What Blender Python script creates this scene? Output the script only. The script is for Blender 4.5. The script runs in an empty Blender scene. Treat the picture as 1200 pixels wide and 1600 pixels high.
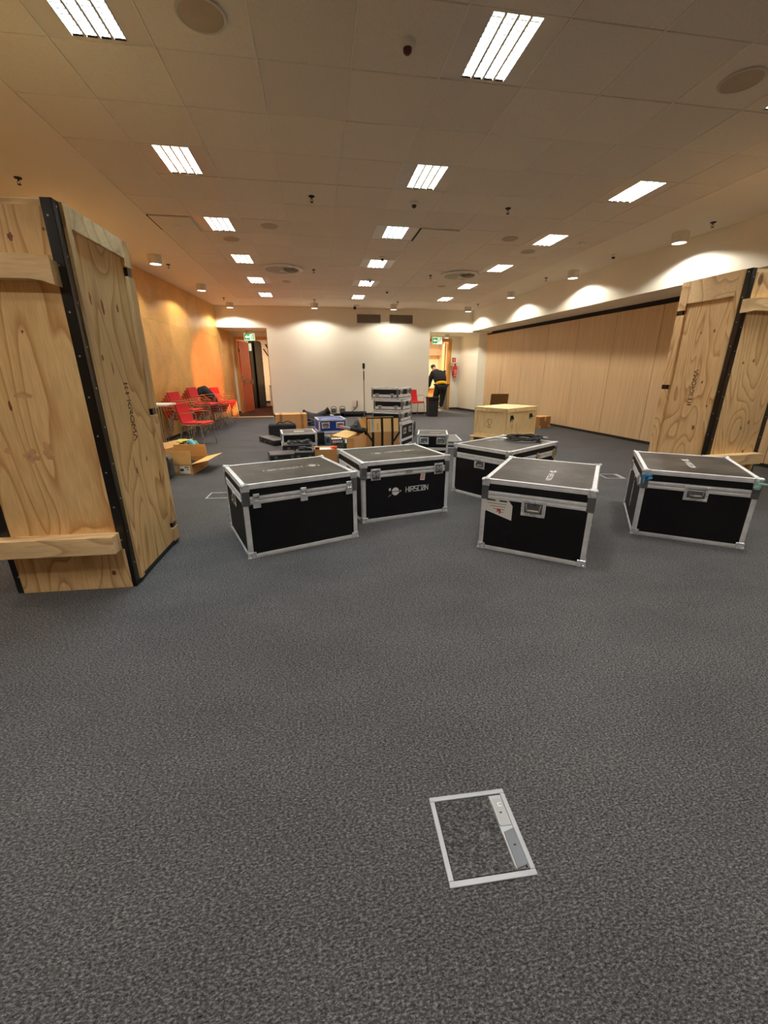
import bpy, bmesh, math, random
from mathutils import Matrix, Vector, noise
random.seed(7)
PI = math.pi
scn = bpy.context.scene
COL = scn.collection

# ------------------------------------------------------------------ camera
CAM_H = 1.405
R = ((0.9877504, 0.05250972, -0.14694175),
     (-0.15602725, 0.31934549, -0.93470528),
     (-0.00215593, 0.94618243, 0.32362658))
cam = bpy.data.cameras.new('camera')
cam.sensor_fit = 'VERTICAL'; cam.sensor_height = 36.0; cam.sensor_width = 27.0
cam.lens = 36.0 * 641.0 / 1600.0
cam.clip_start = 0.05; cam.clip_end = 100
cam_o = bpy.data.objects.new('camera', cam); COL.objects.link(cam_o)
m4 = Matrix(R).to_4x4(); m4.translation = Vector((0, 0, CAM_H))
cam_o.matrix_world = m4
scn.camera = cam_o

# ------------------------------------------------------------------ world, exposure
w = bpy.data.worlds.new('world'); scn.world = w; w.use_nodes = True
w.node_tree.nodes['Background'].inputs[0].default_value = (0.55, 0.62, 0.75, 1)
w.node_tree.nodes['Background'].inputs[1].default_value = 0.25
vs = scn.view_settings
vs.view_transform = 'Standard'; vs.look = 'None'; vs.gamma = 1.0; vs.use_curve_mapping = False
vs.exposure = 0.42
try:
    scn.cycles.use_denoising = True
    scn.cycles.max_bounces = 9; scn.cycles.diffuse_bounces = 7; scn.cycles.glossy_bounces = 3
    scn.cycles.sample_clamp_indirect = 6.0; scn.cycles.caustics_reflective = False
except Exception: pass
PANEL_W = 68.0      # watts of one ceiling luminaire
SPOT_W = 62.0       # watts of one downlight
WARM = (1.0, 0.86, 0.66)

# ------------------------------------------------------------------ helpers
def tag(o, label=None, cat=None, group=None, kind=None):
    if label: o['label'] = label
    if cat: o['category'] = cat
    if group: o['group'] = group
    if kind: o['kind'] = kind
    return o
def thing(name, label, cat, loc=(0, 0, 0), rz=0.0, group=None):
    o = bpy.data.objects.new(name, None); COL.objects.link(o)
    o.empty_display_size = 0.1
    o.location = loc; o.rotation_euler = (0, 0, rz)
    return tag(o, label, cat, group)
def copy_tree(o, parent=None):
    c = o.copy(); COL.objects.link(c)
    if parent is not None: c.parent = parent
    for ch in list(o.children): copy_tree(ch, c)
    return c
I4 = Matrix.Identity(4)
def T(x, y, z): return Matrix.Translation((x, y, z))
def RX(a): return Matrix.Rotation(a, 4, 'X')
def RY(a): return Matrix.Rotation(a, 4, 'Y')
def RZ(a): return Matrix.Rotation(a, 4, 'Z')
rad = math.radians
class MB:
    def __init__(s): s.bm = bmesh.new()
    def box(s, c, d, M=I4, bev=0.0):
        x, y, z = c; a, b, h = d[0]/2, d[1]/2, d[2]/2
        vs_ = [s.bm.verts.new(M @ Vector((x+i*a, y+j*b, z+k*h))) for i in (-1, 1) for j in (-1, 1) for k in (-1, 1)]
        fs = [s.bm.faces.new([vs_[i] for i in f]) for f in ((0,1,3,2),(4,6,7,5),(0,4,5,1),(2,3,7,6),(0,2,6,4),(1,5,7,3))]
        if bev > 0:
            es = list({e for f in fs for e in f.edges})
            bmesh.ops.bevel(s.bm, geom=es, offset=bev, segments=1, affect='EDGES', clamp_overlap=True)
        return s
    def span(s, p, q, M=I4, bev=0.0):
        return s.box([(p[i]+q[i])/2 for i in range(3)], [abs(q[i]-p[i]) for i in range(3)], M, bev)
    def quad(s, pts, M=I4):
        s.bm.faces.new([s.bm.verts.new(M @ Vector(p)) for p in pts]); return s
    def prism(s, pts, z0, z1, M=I4):      # polygon in xy, extruded in z
        n = len(pts)
        a = [s.bm.verts.new(M @ Vector((p[0], p[1], z0))) for p in pts]
        b = [s.bm.verts.new(M @ Vector((p[0], p[1], z1))) for p in pts]
        s.bm.faces.new(list(reversed(a))); s.bm.faces.new(b)
        for i in range(n): s.bm.faces.new((a[i], a[(i+1) % n], b[(i+1) % n], b[i]))
        return s
    def cyl(s, p, q, r, n=12, r2=None, M=I4, cap=True):
        p, q = Vector(p), Vector(q); d = (q-p).normalized()
        u = d.orthogonal().normalized(); v = d.cross(u); r2 = r if r2 is None else r2
        A = [s.bm.verts.new(M @ (p + (u*math.cos(2*PI*i/n)+v*math.sin(2*PI*i/n))*r)) for i in range(n)]
        B = [s.bm.verts.new(M @ (q + (u*math.cos(2*PI*i/n)+v*math.sin(2*PI*i/n))*r2)) for i in range(n)]
        for i in range(n): s.bm.faces.new((A[i], A[(i+1) % n], B[(i+1) % n], B[i]))
        if cap: s.bm.faces.new(list(reversed(A))); s.bm.faces.new(B)
        return s
    def tube(s, pts, r, n=8, M=I4, closed=False, rs=None):
        pts = [Vector(p) for p in pts]; N = len(pts); rings = []; up = None
        for i in range(N):
            if closed: d = pts[(i+1) % N]-pts[i-1]
            else: d = pts[min(i+1, N-1)]-pts[max(i-1, 0)]
            d.normalize()
            if up is None: up = d.orthogonal().normalized()
            up = (up - d*up.dot(d))
            if up.length < 1e-5: up = d.orthogonal()
            up.normalize(); v = d.cross(up); rr = rs[i] if rs else r
            rings.append([s.bm.verts.new(M @ (pts[i]+(up*math.cos(2*PI*k/n)+v*math.sin(2*PI*k/n))*rr)) for k in range(n)])
        for i in range(N if closed else N-1):
            a, b = rings[i], rings[(i+1) % N]
            for k in range(n): s.bm.faces.new((a[k], a[(k+1) % n], b[(k+1) % n], b[k]))
        if not closed: s.bm.faces.new(list(reversed(rings[0]))); s.bm.faces.new(rings[-1])
        return s
    def lathe(s, prof, n=24, M=I4):
        rings = [[s.bm.verts.new(M @ Vector((r*math.cos(2*PI*k/n), r*math.sin(2*PI*k/n), z))) for k in range(n)] for r, z in prof]
        for a, b in zip(rings, rings[1:]):
            for k in range(n): s.bm.faces.new((a[k], a[(k+1) % n], b[(k+1) % n], b[k]))
        if prof[0][0] > 1e-4: s.bm.faces.new(list(reversed(rings[0])))
        if prof[-1][0] > 1e-4: s.bm.faces.new(rings[-1])
        return s
    def blob(s, c, d, seed=0, amp=0.18, f=2.2, sub=3, M=I4, flat=None):
        r = bmesh.ops.create_icosphere(s.bm, subdivisions=sub, radius=1.0)
        for v in r['verts']:
            p = v.co.copy(); k = 1 + amp*noise.noise(p*f + Vector((seed*7.3, seed*3.1, seed))) + amp*.45*noise.noise(p*f*2.7+Vector((seed, 5, 1)))
            p = Vector((p.x*d[0], p.y*d[1], p.z*d[2]))*k + Vector(c)
            if flat is not None and p.z < flat: p.z = flat + (p.z-flat)*.03
            v.co = M @ p
        return s
    def obj(s, name, mat, parent=None, smooth=None, label=None, cat=None, group=None, kind=None):
        bmesh.ops.recalc_face_normals(s.bm, faces=s.bm.faces[:])
        me = bpy.data.meshes.new(name); s.bm.to_mesh(me); s.bm.free()
        if smooth:
            for p in me.polygons: p.use_smooth = True
            try: me.set_sharp_from_angle(angle=rad(smooth))
            except Exception: pass
        if mat: me.materials.append(mat)
        o = bpy.data.objects.new(name, me); COL.objects.link(o)
        if parent is not None: o.parent = parent
        return tag(o, label, cat, group, kind)
def inst(src, name, parent, M=I4):
    o = bpy.data.objects.new(name, src.data if hasattr(src, 'data') else src); COL.objects.link(o)
    if parent is not None: o.parent = parent
    o.matrix_local = M; return o
def face(side, w, d, h):
    """u right, v up, n out of one face of a box standing on z=0, centred in x, y; origin at the face's bottom centre"""
    if side == 'front': return Matrix(((1,0,0,0),(0,0,-1,-d/2),(0,1,0,0),(0,0,0,1)))
    if side == 'back':  return Matrix(((-1,0,0,0),(0,0,1,d/2),(0,1,0,0),(0,0,0,1)))
    if side == 'right': return Matrix(((0,0,1,w/2),(1,0,0,0),(0,1,0,0),(0,0,0,1)))
    if side == 'left':  return Matrix(((0,0,-1,-w/2),(-1,0,0,0),(0,1,0,0),(0,0,0,1)))
    return Matrix(((1,0,0,0),(0,1,0,0),(0,0,1,h),(0,0,0,1)))     # top, origin at its centre

# ------------------------------------------------------------------ materials
def srgb(r, g, b):
    f = lambda c: (c/255/12.92) if c/255 <= 0.04045 else ((c/255+0.055)/1.055)**2.4
    return (f(r), f(g), f(b), 1)
class NT:
    def __init__(s, name):
        s.m = bpy.data.materials.new(name); s.m.use_nodes = True; s.t = s.m.node_tree; s.n = s.t.nodes; s.l = s.t.links
        s.b = s.n['Principled BSDF']
    def node(s, typ, **kw):
        n = s.n.new(typ)
        for k, v in kw.items():
            if k.startswith('i_'):
                key = k[2:]; key = int(key) if key.isdigit() else key.replace('_', ' ')
                n.inputs[key].default_value = v
            else: setattr(n, k, v)
        return n
    def link(s, a, ao, b, bi): s.l.new(a.outputs[ao], b.inputs[bi])
    def coords(s, scale=(1, 1, 1), rnd=True, kind='Object', rot=(0, 0, 0)):
        tc = s.node('ShaderNodeTexCoord'); mp = s.node('ShaderNodeMapping')
        mp.inputs['Scale'].default_value = scale; mp.inputs['Rotation'].default_value = rot
        if rnd:
            oi = s.node('ShaderNodeObjectInfo'); ad = s.node('ShaderNodeVectorMath', operation='MULTIPLY_ADD')
            s.link(oi, 'Random', ad, 0); ad.inputs[1].default_value = (13, 7, 19)
            s.link(tc, kind, ad, 2); s.l.new(ad.outputs[0], mp.inputs[0])
        else: s.link(tc, kind, mp, 0)
        return mp
    def ramp(s, stops, interp='LINEAR'):
        r = s.node('ShaderNodeValToRGB'); cr = r.color_ramp; cr.interpolation = interp
        while len(cr.elements) < len(stops): cr.elements.new(0.5)
        for e, (p, c) in zip(cr.elements, stops): e.position = p; e.color = c
        return r
def plain(name, col, rough=0.6, metal=0.0, var=0.06, scale=6.0, bump=0.0, bscale=60.0, coat=0.0, spec=None):
    t = NT(name); b = t.b
    b.inputs['Roughness'].default_value = rough; b.inputs['Metallic'].default_value = metal
    if coat: b.inputs['Coat Weight'].default_value = coat; b.inputs['Coat Roughness'].default_value = .15
    if spec is not None: b.inputs['Specular IOR Level'].default_value = spec
    mp = t.coords(); n = t.node('ShaderNodeTexNoise', i_Scale=scale, i_Detail=4.0)
    t.link(mp, 0, n, 'Vector')
    lo = tuple(c*(1-var) for c in col[:3])+(1,); hi = tuple(min(1, c*(1+var)) for c in col[:3])+(1,)
    r = t.ramp([(0.3, lo), (0.7, hi)]); t.link(n, 'Fac', r, 0); t.link(r, 0, b, 'Base Color')
    if bump:
        n2 = t.node('ShaderNodeTexNoise', i_Scale=bscale, i_Detail=3.0); t.link(mp, 0, n2, 'Vector')
        bp = t.node('ShaderNodeBump', i_Strength=bump, i_Distance=0.01); t.link(n2, 'Fac', bp, 'Height'); t.link(bp, 0, b, 'Normal')
    return t.m
def emit(name, col, s):
    t = NT(name); t.b.inputs['Base Color'].default_value = col
    t.b.inputs['Emission Color'].default_value = col; t.b.inputs['Emission Strength'].default_value = s
    return t.m

def mk_carpet(name, c0, c1, c2):
    t = NT(name); b = t.b; b.inputs['Roughness'].default_value = .95; b.inputs['Specular IOR Level'].default_value = .1
    mp = t.coords((1.0, 1.9, 1), rnd=False, kind='Object')
    n = t.node('ShaderNodeTexNoise', i_Scale=98.0, i_Detail=5.0, i_Roughness=.75, i_Distortion=.3); t.link(mp, 0, n, 'Vector')
    n2 = t.node('ShaderNodeTexNoise', i_Scale=1.6, i_Detail=3.0); t.link(mp, 0, n2, 'Vector')
    r = t.ramp([(0.34, c0), (0.5, c1), (0.68, c2)]); t.link(n, 'Fac', r, 0)
    mx = t.node('ShaderNodeMix', data_type='RGBA', blend_type='MULTIPLY'); mx.inputs[0].default_value = 1
    r2 = t.ramp([(0.3, (.88, .88, .88, 1)), (0.7, (1.08, 1.07, 1.06, 1))]); t.link(n2, 'Fac', r2, 0)
    t.l.new(r.outputs[0], mx.inputs[6]); t.l.new(r2.outputs[0], mx.inputs[7]); t.l.new(mx.outputs[2], b.inputs['Base Color'])
    bp = t.node('ShaderNodeBump', i_Strength=.7, i_Distance=0.008); t.link(n, 'Fac', bp, 'Height'); t.link(bp, 0, b, 'Normal')
    return t.m
def mk_ply(name, light, dark, knot, horizontal=False, freq=11.0, contrast=1.0, stain=.35):
    t = NT(name); b = t.b; b.inputs['Roughness'].default_value = .62; b.inputs['Specular IOR Level'].default_value = .3
    sc = (1.5, 1.5, .42) if not horizontal else (.42, 1.5, 1.5)
    mp = t.coords(sc)
    n = t.node('ShaderNodeTexNoise', i_Scale=1.5, i_Detail=1.5, i_Roughness=.4, i_Distortion=.5); t.link(mp, 0, n, 'Vector')
    mu = t.node('ShaderNodeMath', operation='MULTIPLY'); mu.inputs[1].default_value = freq; t.link(n, 'Fac', mu, 0)
    pp = t.node('ShaderNodeMath', operation='FRACT'); t.link(mu, 0, pp, 0)
    fine = t.node('ShaderNodeTexNoise', i_Scale=28.0, i_Detail=4.0); 
    mp2 = t.coords((2.6, 2.6, .25) if not horizontal else (.25, 2.6, 2.6)); t.link(mp2, 0, fine, 'Vector')
    mid = tuple((l*(1-.35*contrast)+d*.35*contrast) for l, d in zip(light, dark))
    dd = tuple((l*(1-.62*contrast)+d*.62*contrast) for l, d in zip(light, dark))
    r = t.ramp([(0.0, light), (0.62, tuple(a_*.6+b_*.4 for a_, b_ in zip(light, mid))), (0.88, dd), (0.95, light)]); t.link(pp, 0, r, 0)
    r2 = t.ramp([(0.3, (.86, .84, .8, 1)), (0.7, (1.06, 1.06, 1.06, 1))]); t.link(fine, 'Fac', r2, 0)
    mx = t.node('ShaderNodeMix', data_type='RGBA', blend_type='MULTIPLY'); mx.inputs[0].default_value = 1
    t.l.new(r.outputs[0], mx.inputs[6]); t.l.new(r2.outputs[0], mx.inputs[7])
    # knots
    vo = t.node('ShaderNodeTexVoronoi', i_Scale=2.1); mp3 = t.coords((1, 1, .55) if not horizontal else (.55, 1, 1)); t.link(mp3, 0, vo, 'Vector')
    kr = t.ramp([(0.055, (.9, .9, .9, 1)), (0.085, (0, 0, 0, 1))]); t.link(vo, 'Distance', kr, 0)
    mk = t.node('ShaderNodeMix', data_type='RGBA'); t.l.new(kr.outputs[0], mk.inputs[0]); t.l.new(mx.outputs[2], mk.inputs[6]); mk.inputs[7].default_value = knot
    # grey dirt smudges
    st = t.node('ShaderNodeTexNoise', i_Scale=1.7, i_Detail=5.0); mp4 = t.coords((1, 1, 1)); t.link(mp4, 0, st, 'Vector')
    sr = t.ramp([(0.56, (0, 0, 0, 1)), (0.75, (stain, stain, stain, 1))]); t.link(st, 'Fac', sr, 0)
    ms = t.node('ShaderNodeMix', data_type='RGBA'); t.l.new(sr.outputs[0], ms.inputs[0]); t.l.new(mk.outputs[2], ms.inputs[6])
    ms.inputs[7].default_value = tuple(.52*c+.05 for c in light[:3])+(1,)
    t.l.new(ms.outputs[2], b.inputs['Base Color'])
    bp = t.node('ShaderNodeBump', i_Strength=.12, i_Distance=0.01); t.link(fine, 'Fac', bp, 'Height'); t.link(bp, 0, b, 'Normal')
    return t.m
def mk_veneer(name, a, c, scale=(30, 30, 1.1), rough=.45, var2=.06):
    t = NT(name); b = t.b; b.inputs['Roughness'].default_value = rough
    mp = t.coords(scale); n = t.node('ShaderNodeTexNoise', i_Scale=1.0, i_Detail=5.0, i_Roughness=.6); t.link(mp, 0, n, 'Vector')
    r = t.ramp([(0.3, a), (0.7, c)]); t.link(n, 'Fac', r, 0)
    oi = t.node('ShaderNodeObjectInfo'); rr = t.ramp([(0, (1-var2, 1-var2, 1-var2, 1)), (1, (1+var2, 1+var2, 1+var2, 1))]); t.link(oi, 'Random', rr, 0)
    mx = t.node('ShaderNodeMix', data_type='RGBA', blend_type='MULTIPLY'); mx.inputs[0].default_value = 1
    t.l.new(r.outputs[0], mx.inputs[6]); t.l.new(rr.outputs[0], mx.inputs[7]); t.l.new(mx.outputs[2], b.inputs['Base Color'])
    return t.m
def mk_chip(name):
    t = NT(name); b = t.b; b.inputs['Roughness'].default_value = .33
    mp = t.coords((1, 1, 1)); n = t.node('ShaderNodeTexNoise', i_Scale=34.0, i_Detail=6.0, i_Roughness=.75); t.link(mp, 0, n, 'Vector')
    n2 = t.node('ShaderNodeTexNoise', i_Scale=1.4, i_Detail=4.0, i_Distortion=1.2); t.link(mp, 0, n2, 'Vector')
    r = t.ramp([(0.3, srgb(200, 144, 72)), (0.7, srgb(238, 188, 106))]); t.link(n, 'Fac', r, 0)
    r2 = t.ramp([(0.35, (.84, .84, .82, 1)), (0.65, (1.05, 1.05, 1.05, 1))]); t.link(n2, 'Fac', r2, 0)
    mx = t.node('ShaderNodeMix', data_type='RGBA', blend_type='MULTIPLY'); mx.inputs[0].default_value = 1
    t.l.new(r.outputs[0], mx.inputs[6]); t.l.new(r2.outputs[0], mx.inputs[7]); t.l.new(mx.outputs[2], b.inputs['Base Color'])
    return t.m
def mk_case(name, col, rough, scratch, dust=.3):
    t = NT(name); b = t.b; b.inputs['Roughness'].default_value = rough
    b.inputs['Specular IOR Level'].default_value = .28
    mp = t.coords(); n = t.node('ShaderNodeTexNoise', i_Scale=3.0, i_Detail=7.0, i_Roughness=.7); t.link(mp, 0, n, 'Vector')
    r = t.ramp([(0.45, col), (0.8, tuple(c+(s-c)*dust for c, s in zip(col, scratch)))]); t.link(n, 'Fac', r, 0)
    vo = t.node('ShaderNodeTexVoronoi', feature='DISTANCE_TO_EDGE', i_Scale=2.3); mp2 = t.coords((1, 2.2, 1)); 
    nn = t.node('ShaderNodeTexNoise', i_Scale=5.0); t.link(mp2, 0, nn, 'Vector'); ad = t.node('ShaderNodeVectorMath', operation='ADD')
    t.l.new(mp2.outputs[0], ad.inputs[0]); t.l.new(nn.outputs['Color'], ad.inputs[1]); t.l.new(ad.outputs[0], vo.inputs['Vector'])
    vr = t.ramp([(0.0, (.55, .55, .55, 1)), (0.006, (0, 0, 0, 1))]); t.link(vo, 'Distance', vr, 0)
    ms = t.node('ShaderNodeMath', operation='MULTIPLY'); t.l.new(vr.outputs[0], ms.inputs[0])
    nr = t.ramp([(0.55, (0, 0, 0, 1)), (0.6, (.6, .6, .6, 1))]); t.link(n, 'Fac', nr, 0); t.l.new(nr.outputs[0], ms.inputs[1])
    mx = t.node('ShaderNodeMix', data_type='RGBA'); t.l.new(ms.outputs[0], mx.inputs[0]); t.l.new(r.outputs[0], mx.inputs[6]); mx.inputs[7].default_value = scratch
    t.l.new(mx.outputs[2], b.inputs['Base Color'])
    bp = t.node('ShaderNodeBump', i_Strength=.1, i_Distance=0.003); n3 = t.node('ShaderNodeTexNoise', i_Scale=240.0); t.link(mp, 0, n3, 'Vector'); t.link(n3, 'Fac', bp, 'Height'); t.link(bp, 0, b, 'Normal')
    return t.m
def mk_metal(name, col, rough=.36, metal=.6):
    t = NT(name); b = t.b; b.inputs['Metallic'].default_value = metal
    mp = t.coords(); n = t.node('ShaderNodeTexNoise', i_Scale=14.0, i_Detail=6.0); t.link(mp, 0, n, 'Vector')
    r = t.ramp([(0.3, tuple(c*.82 for c in col[:3])+(1,)), (0.65, col)]); t.link(n, 'Fac', r, 0); t.link(r, 0, b, 'Base Color')
    rr = t.ramp([(0.3, (rough*.75,)*3+(1,)), (0.7, (rough*1.3,)*3+(1,))]); t.link(n, 'Fac', rr, 0); t.link(rr, 0, b, 'Roughness')
    return t.m

MAT = dict(
    carpet=mk_carpet('grey_carpet', srgb(29, 28, 29), srgb(76, 75, 76), srgb(139, 137, 136)),
    brown_carpet=mk_carpet('brown_carpet', srgb(52, 32, 26), srgb(92, 62, 52), srgb(120, 88, 74)),
    plaster=plain('white_plaster', srgb(240, 236, 220), .85, var=.015, scale=1.2, bump=.05, bscale=180),
    plaster_grey=plain('grey_plaster', srgb(196, 190, 172), .85, var=.02, scale=1.2),
    ceil=plain('ceiling_plaster', srgb(242, 232, 214), .9, var=.02, scale=.8, bump=.04, bscale=150),
    tile=mk_veneer('mineral_tile', srgb(232, 220, 202), srgb(240, 230, 212), (60, 60, 60), .92, .035),
    tgrid=plain('tile_grid', srgb(240, 232, 214), .6, var=.01),
    tray=plain('luminaire_tray', srgb(226, 216, 200), .35, .0, var=.02),
    blade=plain('louvre_blade', srgb(216, 216, 210), .28, .55, var=.02),
    white=plain('white_enamel', srgb(228, 226, 216), .45, var=.02),
    offwhite=plain('offwhite_plastic', srgb(206, 200, 184), .55, var=.02),
    lampbody=plain('lamp_body', srgb(226, 222, 210), .5, .1, var=.02),
    dark=plain('dark_gap', srgb(20, 18, 16), .8, var=.1),
    base=plain('black_skirting', srgb(26, 25, 24), .5, var=.1),
    chip=mk_chip('golden_chipboard'),
    part=mk_veneer('maple_veneer', srgb(206, 172, 128), srgb(226, 196, 154), (26, 26, .9), .42, .03),
    ply=mk_ply('pine_plywood', srgb(238, 202, 144), srgb(180, 118, 54), srgb(96, 54, 28), freq=13.0, contrast=1.1, stain=.45),
    ply2=mk_ply('pine_plywood_pale', srgb(236, 202, 148), srgb(172, 116, 60), srgb(96, 54, 30), freq=17.0, contrast=1.1),
    plyH=mk_ply('pine_plank', srgb(244, 214, 164), srgb(172, 130, 82), srgb(100, 68, 44), True, 9.0, .9, .8),
    plyc=mk_ply('smooth_plywood', srgb(240, 214, 160), srgb(210, 166, 108), srgb(170, 130, 84), freq=7.0, contrast=.6, stain=.1),
    bsteel=plain('black_steel', srgb(14, 14, 16), .32, .0, var=.2, coat=.3),
    screw=mk_metal('screw_zinc', srgb(190, 190, 186), .3),
    blackpanel=mk_case('black_laminate', srgb(9, 9, 12), .55, srgb(60, 60, 64), .08),
    toppanel=mk_case('dusty_sheen_laminate', srgb(52, 50, 47), .42, srgb(140, 132, 120), .45),  # grey is dust plus the ceiling's reflection put into the colour
    bluepanel=mk_case('blue_laminate', srgb(18, 62, 150), .45, srgb(120, 150, 200), .2),
    alu=mk_metal('aluminium', srgb(240, 241, 242), .42, .22),
    chrome=mk_metal('pressed_chrome', srgb(222, 224, 226), .26, .35),
    brass=mk_metal('yellowed_latch', srgb(214, 196, 150), .3),
    dish=mk_metal('dark_zinc', srgb(120, 122, 122), .35),
    print=plain('white_print', srgb(224, 224, 220), .6, var=.05, scale=30),
    worn=plain('worn_print', srgb(196, 194, 186), .6, var=.3, scale=60),
    ink=plain('burnt_ink', srgb(58, 36, 24), .7, var=.2),
    blackbar=plain('black_print', srgb(30, 30, 30), .7, var=.1),
    paper=plain('paper', srgb(232, 228, 218), .7, var=.03),
    redink=plain('red_print', srgb(196, 66, 58), .7, var=.1),
    bluetape=plain('blue_tape', srgb(70, 150, 206), .5, var=.1),
    greentape=plain('pale_green_tape', srgb(170, 214, 200), .4, var=.1),
    black=plain('black_plastic', srgb(24, 24, 26), .45, var=.15),
    rubber=plain('black_rubber', srgb(15, 15, 15), .7, var=.1),
    grey=plain('grey_plastic', srgb(82, 82, 80), .5, var=.08),
    cloth=plain('black_cloth', srgb(24, 24, 27), .9, var=.25, scale=9, bump=.5, bscale=25),
    gcloth=plain('grey_cloth', srgb(66, 66, 66), .9, var=.25, scale=9, bump=.5, bscale=25),
    bag=plain('black_bin_liner', srgb(20, 20, 22), .25, var=.2, bump=.6, bscale=30),
    red=plain('red_upholstery', srgb(192, 14, 22), .8, var=.07, scale=20, bump=.25, bscale=300),
    shell=plain('beech_shell', srgb(186, 132, 82), .45, var=.1),
    tubes=mk_metal('steel_tube', srgb(176, 168, 156), .28),
    card=plain('cardboard', srgb(196, 144, 88), .85, var=.05, scale=8, bump=.1, bscale=120),
    card2=plain('cardboard_inside', srgb(226, 178, 112), .85, var=.05, scale=8),
    cardd=plain('brown_parcel_tape', srgb(156, 108, 62), .45, var=.06),
    ptape=plain('black_parcel_tape', srgb(26, 25, 24), .35, var=.2),
    silver=plain('silver_tape', srgb(190, 200, 196), .3, .3, var=.2),
    oak=mk_veneer('orange_oak', srgb(196, 136, 64), srgb(222, 166, 92), (22, 22, 1.0), .4, .03),
    coral=plain('orange_lit_door', srgb(226, 120, 84), .5, var=.03),  # orange light falling on the leaf, put into its own colour
    cream=plain('cream_wall', srgb(240, 222, 184), .8, var=.02),
    green=plain('exit_green', srgb(26, 158, 90), .5, var=.02),
    fred=plain('extinguisher_red', srgb(190, 20, 26), .25, var=.05, coat=.4),
    yellow=plain('yellow_shirt', srgb(240, 184, 20), .85, var=.06),
    skin=plain('skin', srgb(206, 156, 126), .6, var=.05),
    hair=plain('dark_hair', srgb(60, 46, 34), .8, var=.2, scale=40),
    shoe=plain('white_shoe', srgb(222, 220, 212), .6, var=.05),
    leafy=plain('green_bag', srgb(96, 140, 50), .5, var=.5, scale=14),
    yband=plain('yellow_bag', srgb(224, 206, 96), .5, var=.4, scale=12),
    cyan=plain('cyan_bag', srgb(70, 170, 210), .5, var=.3, scale=12),
    orange=plain('orange_plastic', srgb(240, 92, 52), .5, var=.2),
    dgreen=plain('dark_green_plastic', srgb(30, 84, 66), .5, var=.15),
    chairback=plain('brown_leatherette', srgb(122, 84, 38), .5, var=.08),
    galv=mk_metal('galvanised_tube', srgb(150, 152, 150), .35),
)
MAT['knot'] = plain('wood_knot', srgb(128, 76, 40), .6, var=.35, scale=40)
MAT['dirt'] = plain('dirt_mark', srgb(206, 160, 112), .8, var=.2, scale=30)
MAT['signface'] = emit('exit_sign_face', srgb(214, 240, 206), .55)
MAT['signgreen'] = emit('exit_sign_green', srgb(10, 150, 84), .45)
MAT['lampwhite'] = emit('downlight_lens', (1, .97, .92, 1), 3.0)

# ------------------------------------------------------------------ room shell
H = 3.31
YB = 14.3
def lwx(y): return -2.92 - .072*(14.35-y) if y < 14.35 else -2.92 + .08*(y-14.35)
def bhx(y): return 5.25 + .062*(14.23-y)
def pwx(y): return 6.29 + .085*(10.53-y)
def struct(mb, name, mat, parent=None, smooth=None):
    o = mb.obj(name, mat, parent, smooth)
    if parent is None: o['kind'] = 'structure'
    return o
struct(MB().span((-5.2, -4.2, -.12), (8.4, YB, 0)), 'floor', MAT['carpet'])
struct(MB().span((3.6, YB, -.12), (8.4, 17.0, 0)), 'floor_alcove', MAT['carpet'])
struct(MB().span((-5.2, YB, -.12), (3.6, 24, 0)), 'floor_corridor', MAT['brown_carpet'])
# ceiling: plaster margin, tile field, grid
TX = [-2.03, -1.48, -.875, -.27, .335, .94, 1.545, 2.15, 2.755, 3.36, 3.965, 4.53]
TY = [3.52+.605*k for k in range(-9, 16)] + [12.93]
ceiling = bpy.data.objects.new('ceiling', None); COL.objects.link(ceiling); ceiling['kind'] = 'structure'
mb = MB()
mb.span((-5.2, -4.2, H), (TX[0]-.012, YB, H+.1)); mb.span((TX[-1]+.012, -4.2, H), (8.4, YB, H+.1))
mb.span((TX[0]-.012, -4.2, H), (TX[-1]+.012, TY[0]-.012, H+.1)); mb.span((TX[0]-.012, TY[-1]+.012, H), (TX[-1]+.012, YB, H+.1))
mb.obj('plaster_margin', MAT['ceil'], ceiling)
MB().span((TX[0]-.03, TY[0]-.03, H+.3), (TX[-1]+.03, TY[-1]+.03, H+.34)).obj('slab', MAT['dark'], ceiling)
mb = MB()
for x in TX: mb.span((x-.012, TY[0], H+.003), (x+.012, TY[-1], H+.03)); mb.span((x-.0045, TY[0], H-.006), (x+.0045, TY[-1], H+.004))
for y in TY: mb.span((TX[0], y-.012, H+.003), (TX[-1], y+.012, H+.03))
mb.obj('tile_grid', MAT['tgrid'], ceiling)
LROWS = [3.22+1.815*k for k in range(-2, 6)]
LROWS = [y-.002 for y in LROWS]
def lum_cell(i, j):
    return i in (1, 5, 9) and any(TY[j] < y < TY[j+1] for y in LROWS)
tile_mesh = {}
for i in range(len(TX)-1):
    for j in range(len(TY)-1):
        if lum_cell(i, j): continue
        sx, sy = TX[i+1]-TX[i]-.007, TY[j+1]-TY[j]-.007
        key = (round(sx, 3), round(sy, 3))
        if key not in tile_mesh:
            o = MB().box((0, 0, .008), (sx, sy, .016), bev=.003).obj('tile', MAT['tile'], ceiling); tile_mesh[key] = o.data
        else:
            o = bpy.data.objects.new('tile', tile_mesh[key]); COL.objects.link(o); o.parent = ceiling
        o.location = ((TX[i]+TX[i+1])/2, (TY[j]+TY[j+1])/2, H-.002+random.uniform(-.002, .002))
        o.rotation_euler = (random.uniform(-.002, .002), random.uniform(-.002, .002), 0)
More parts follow.
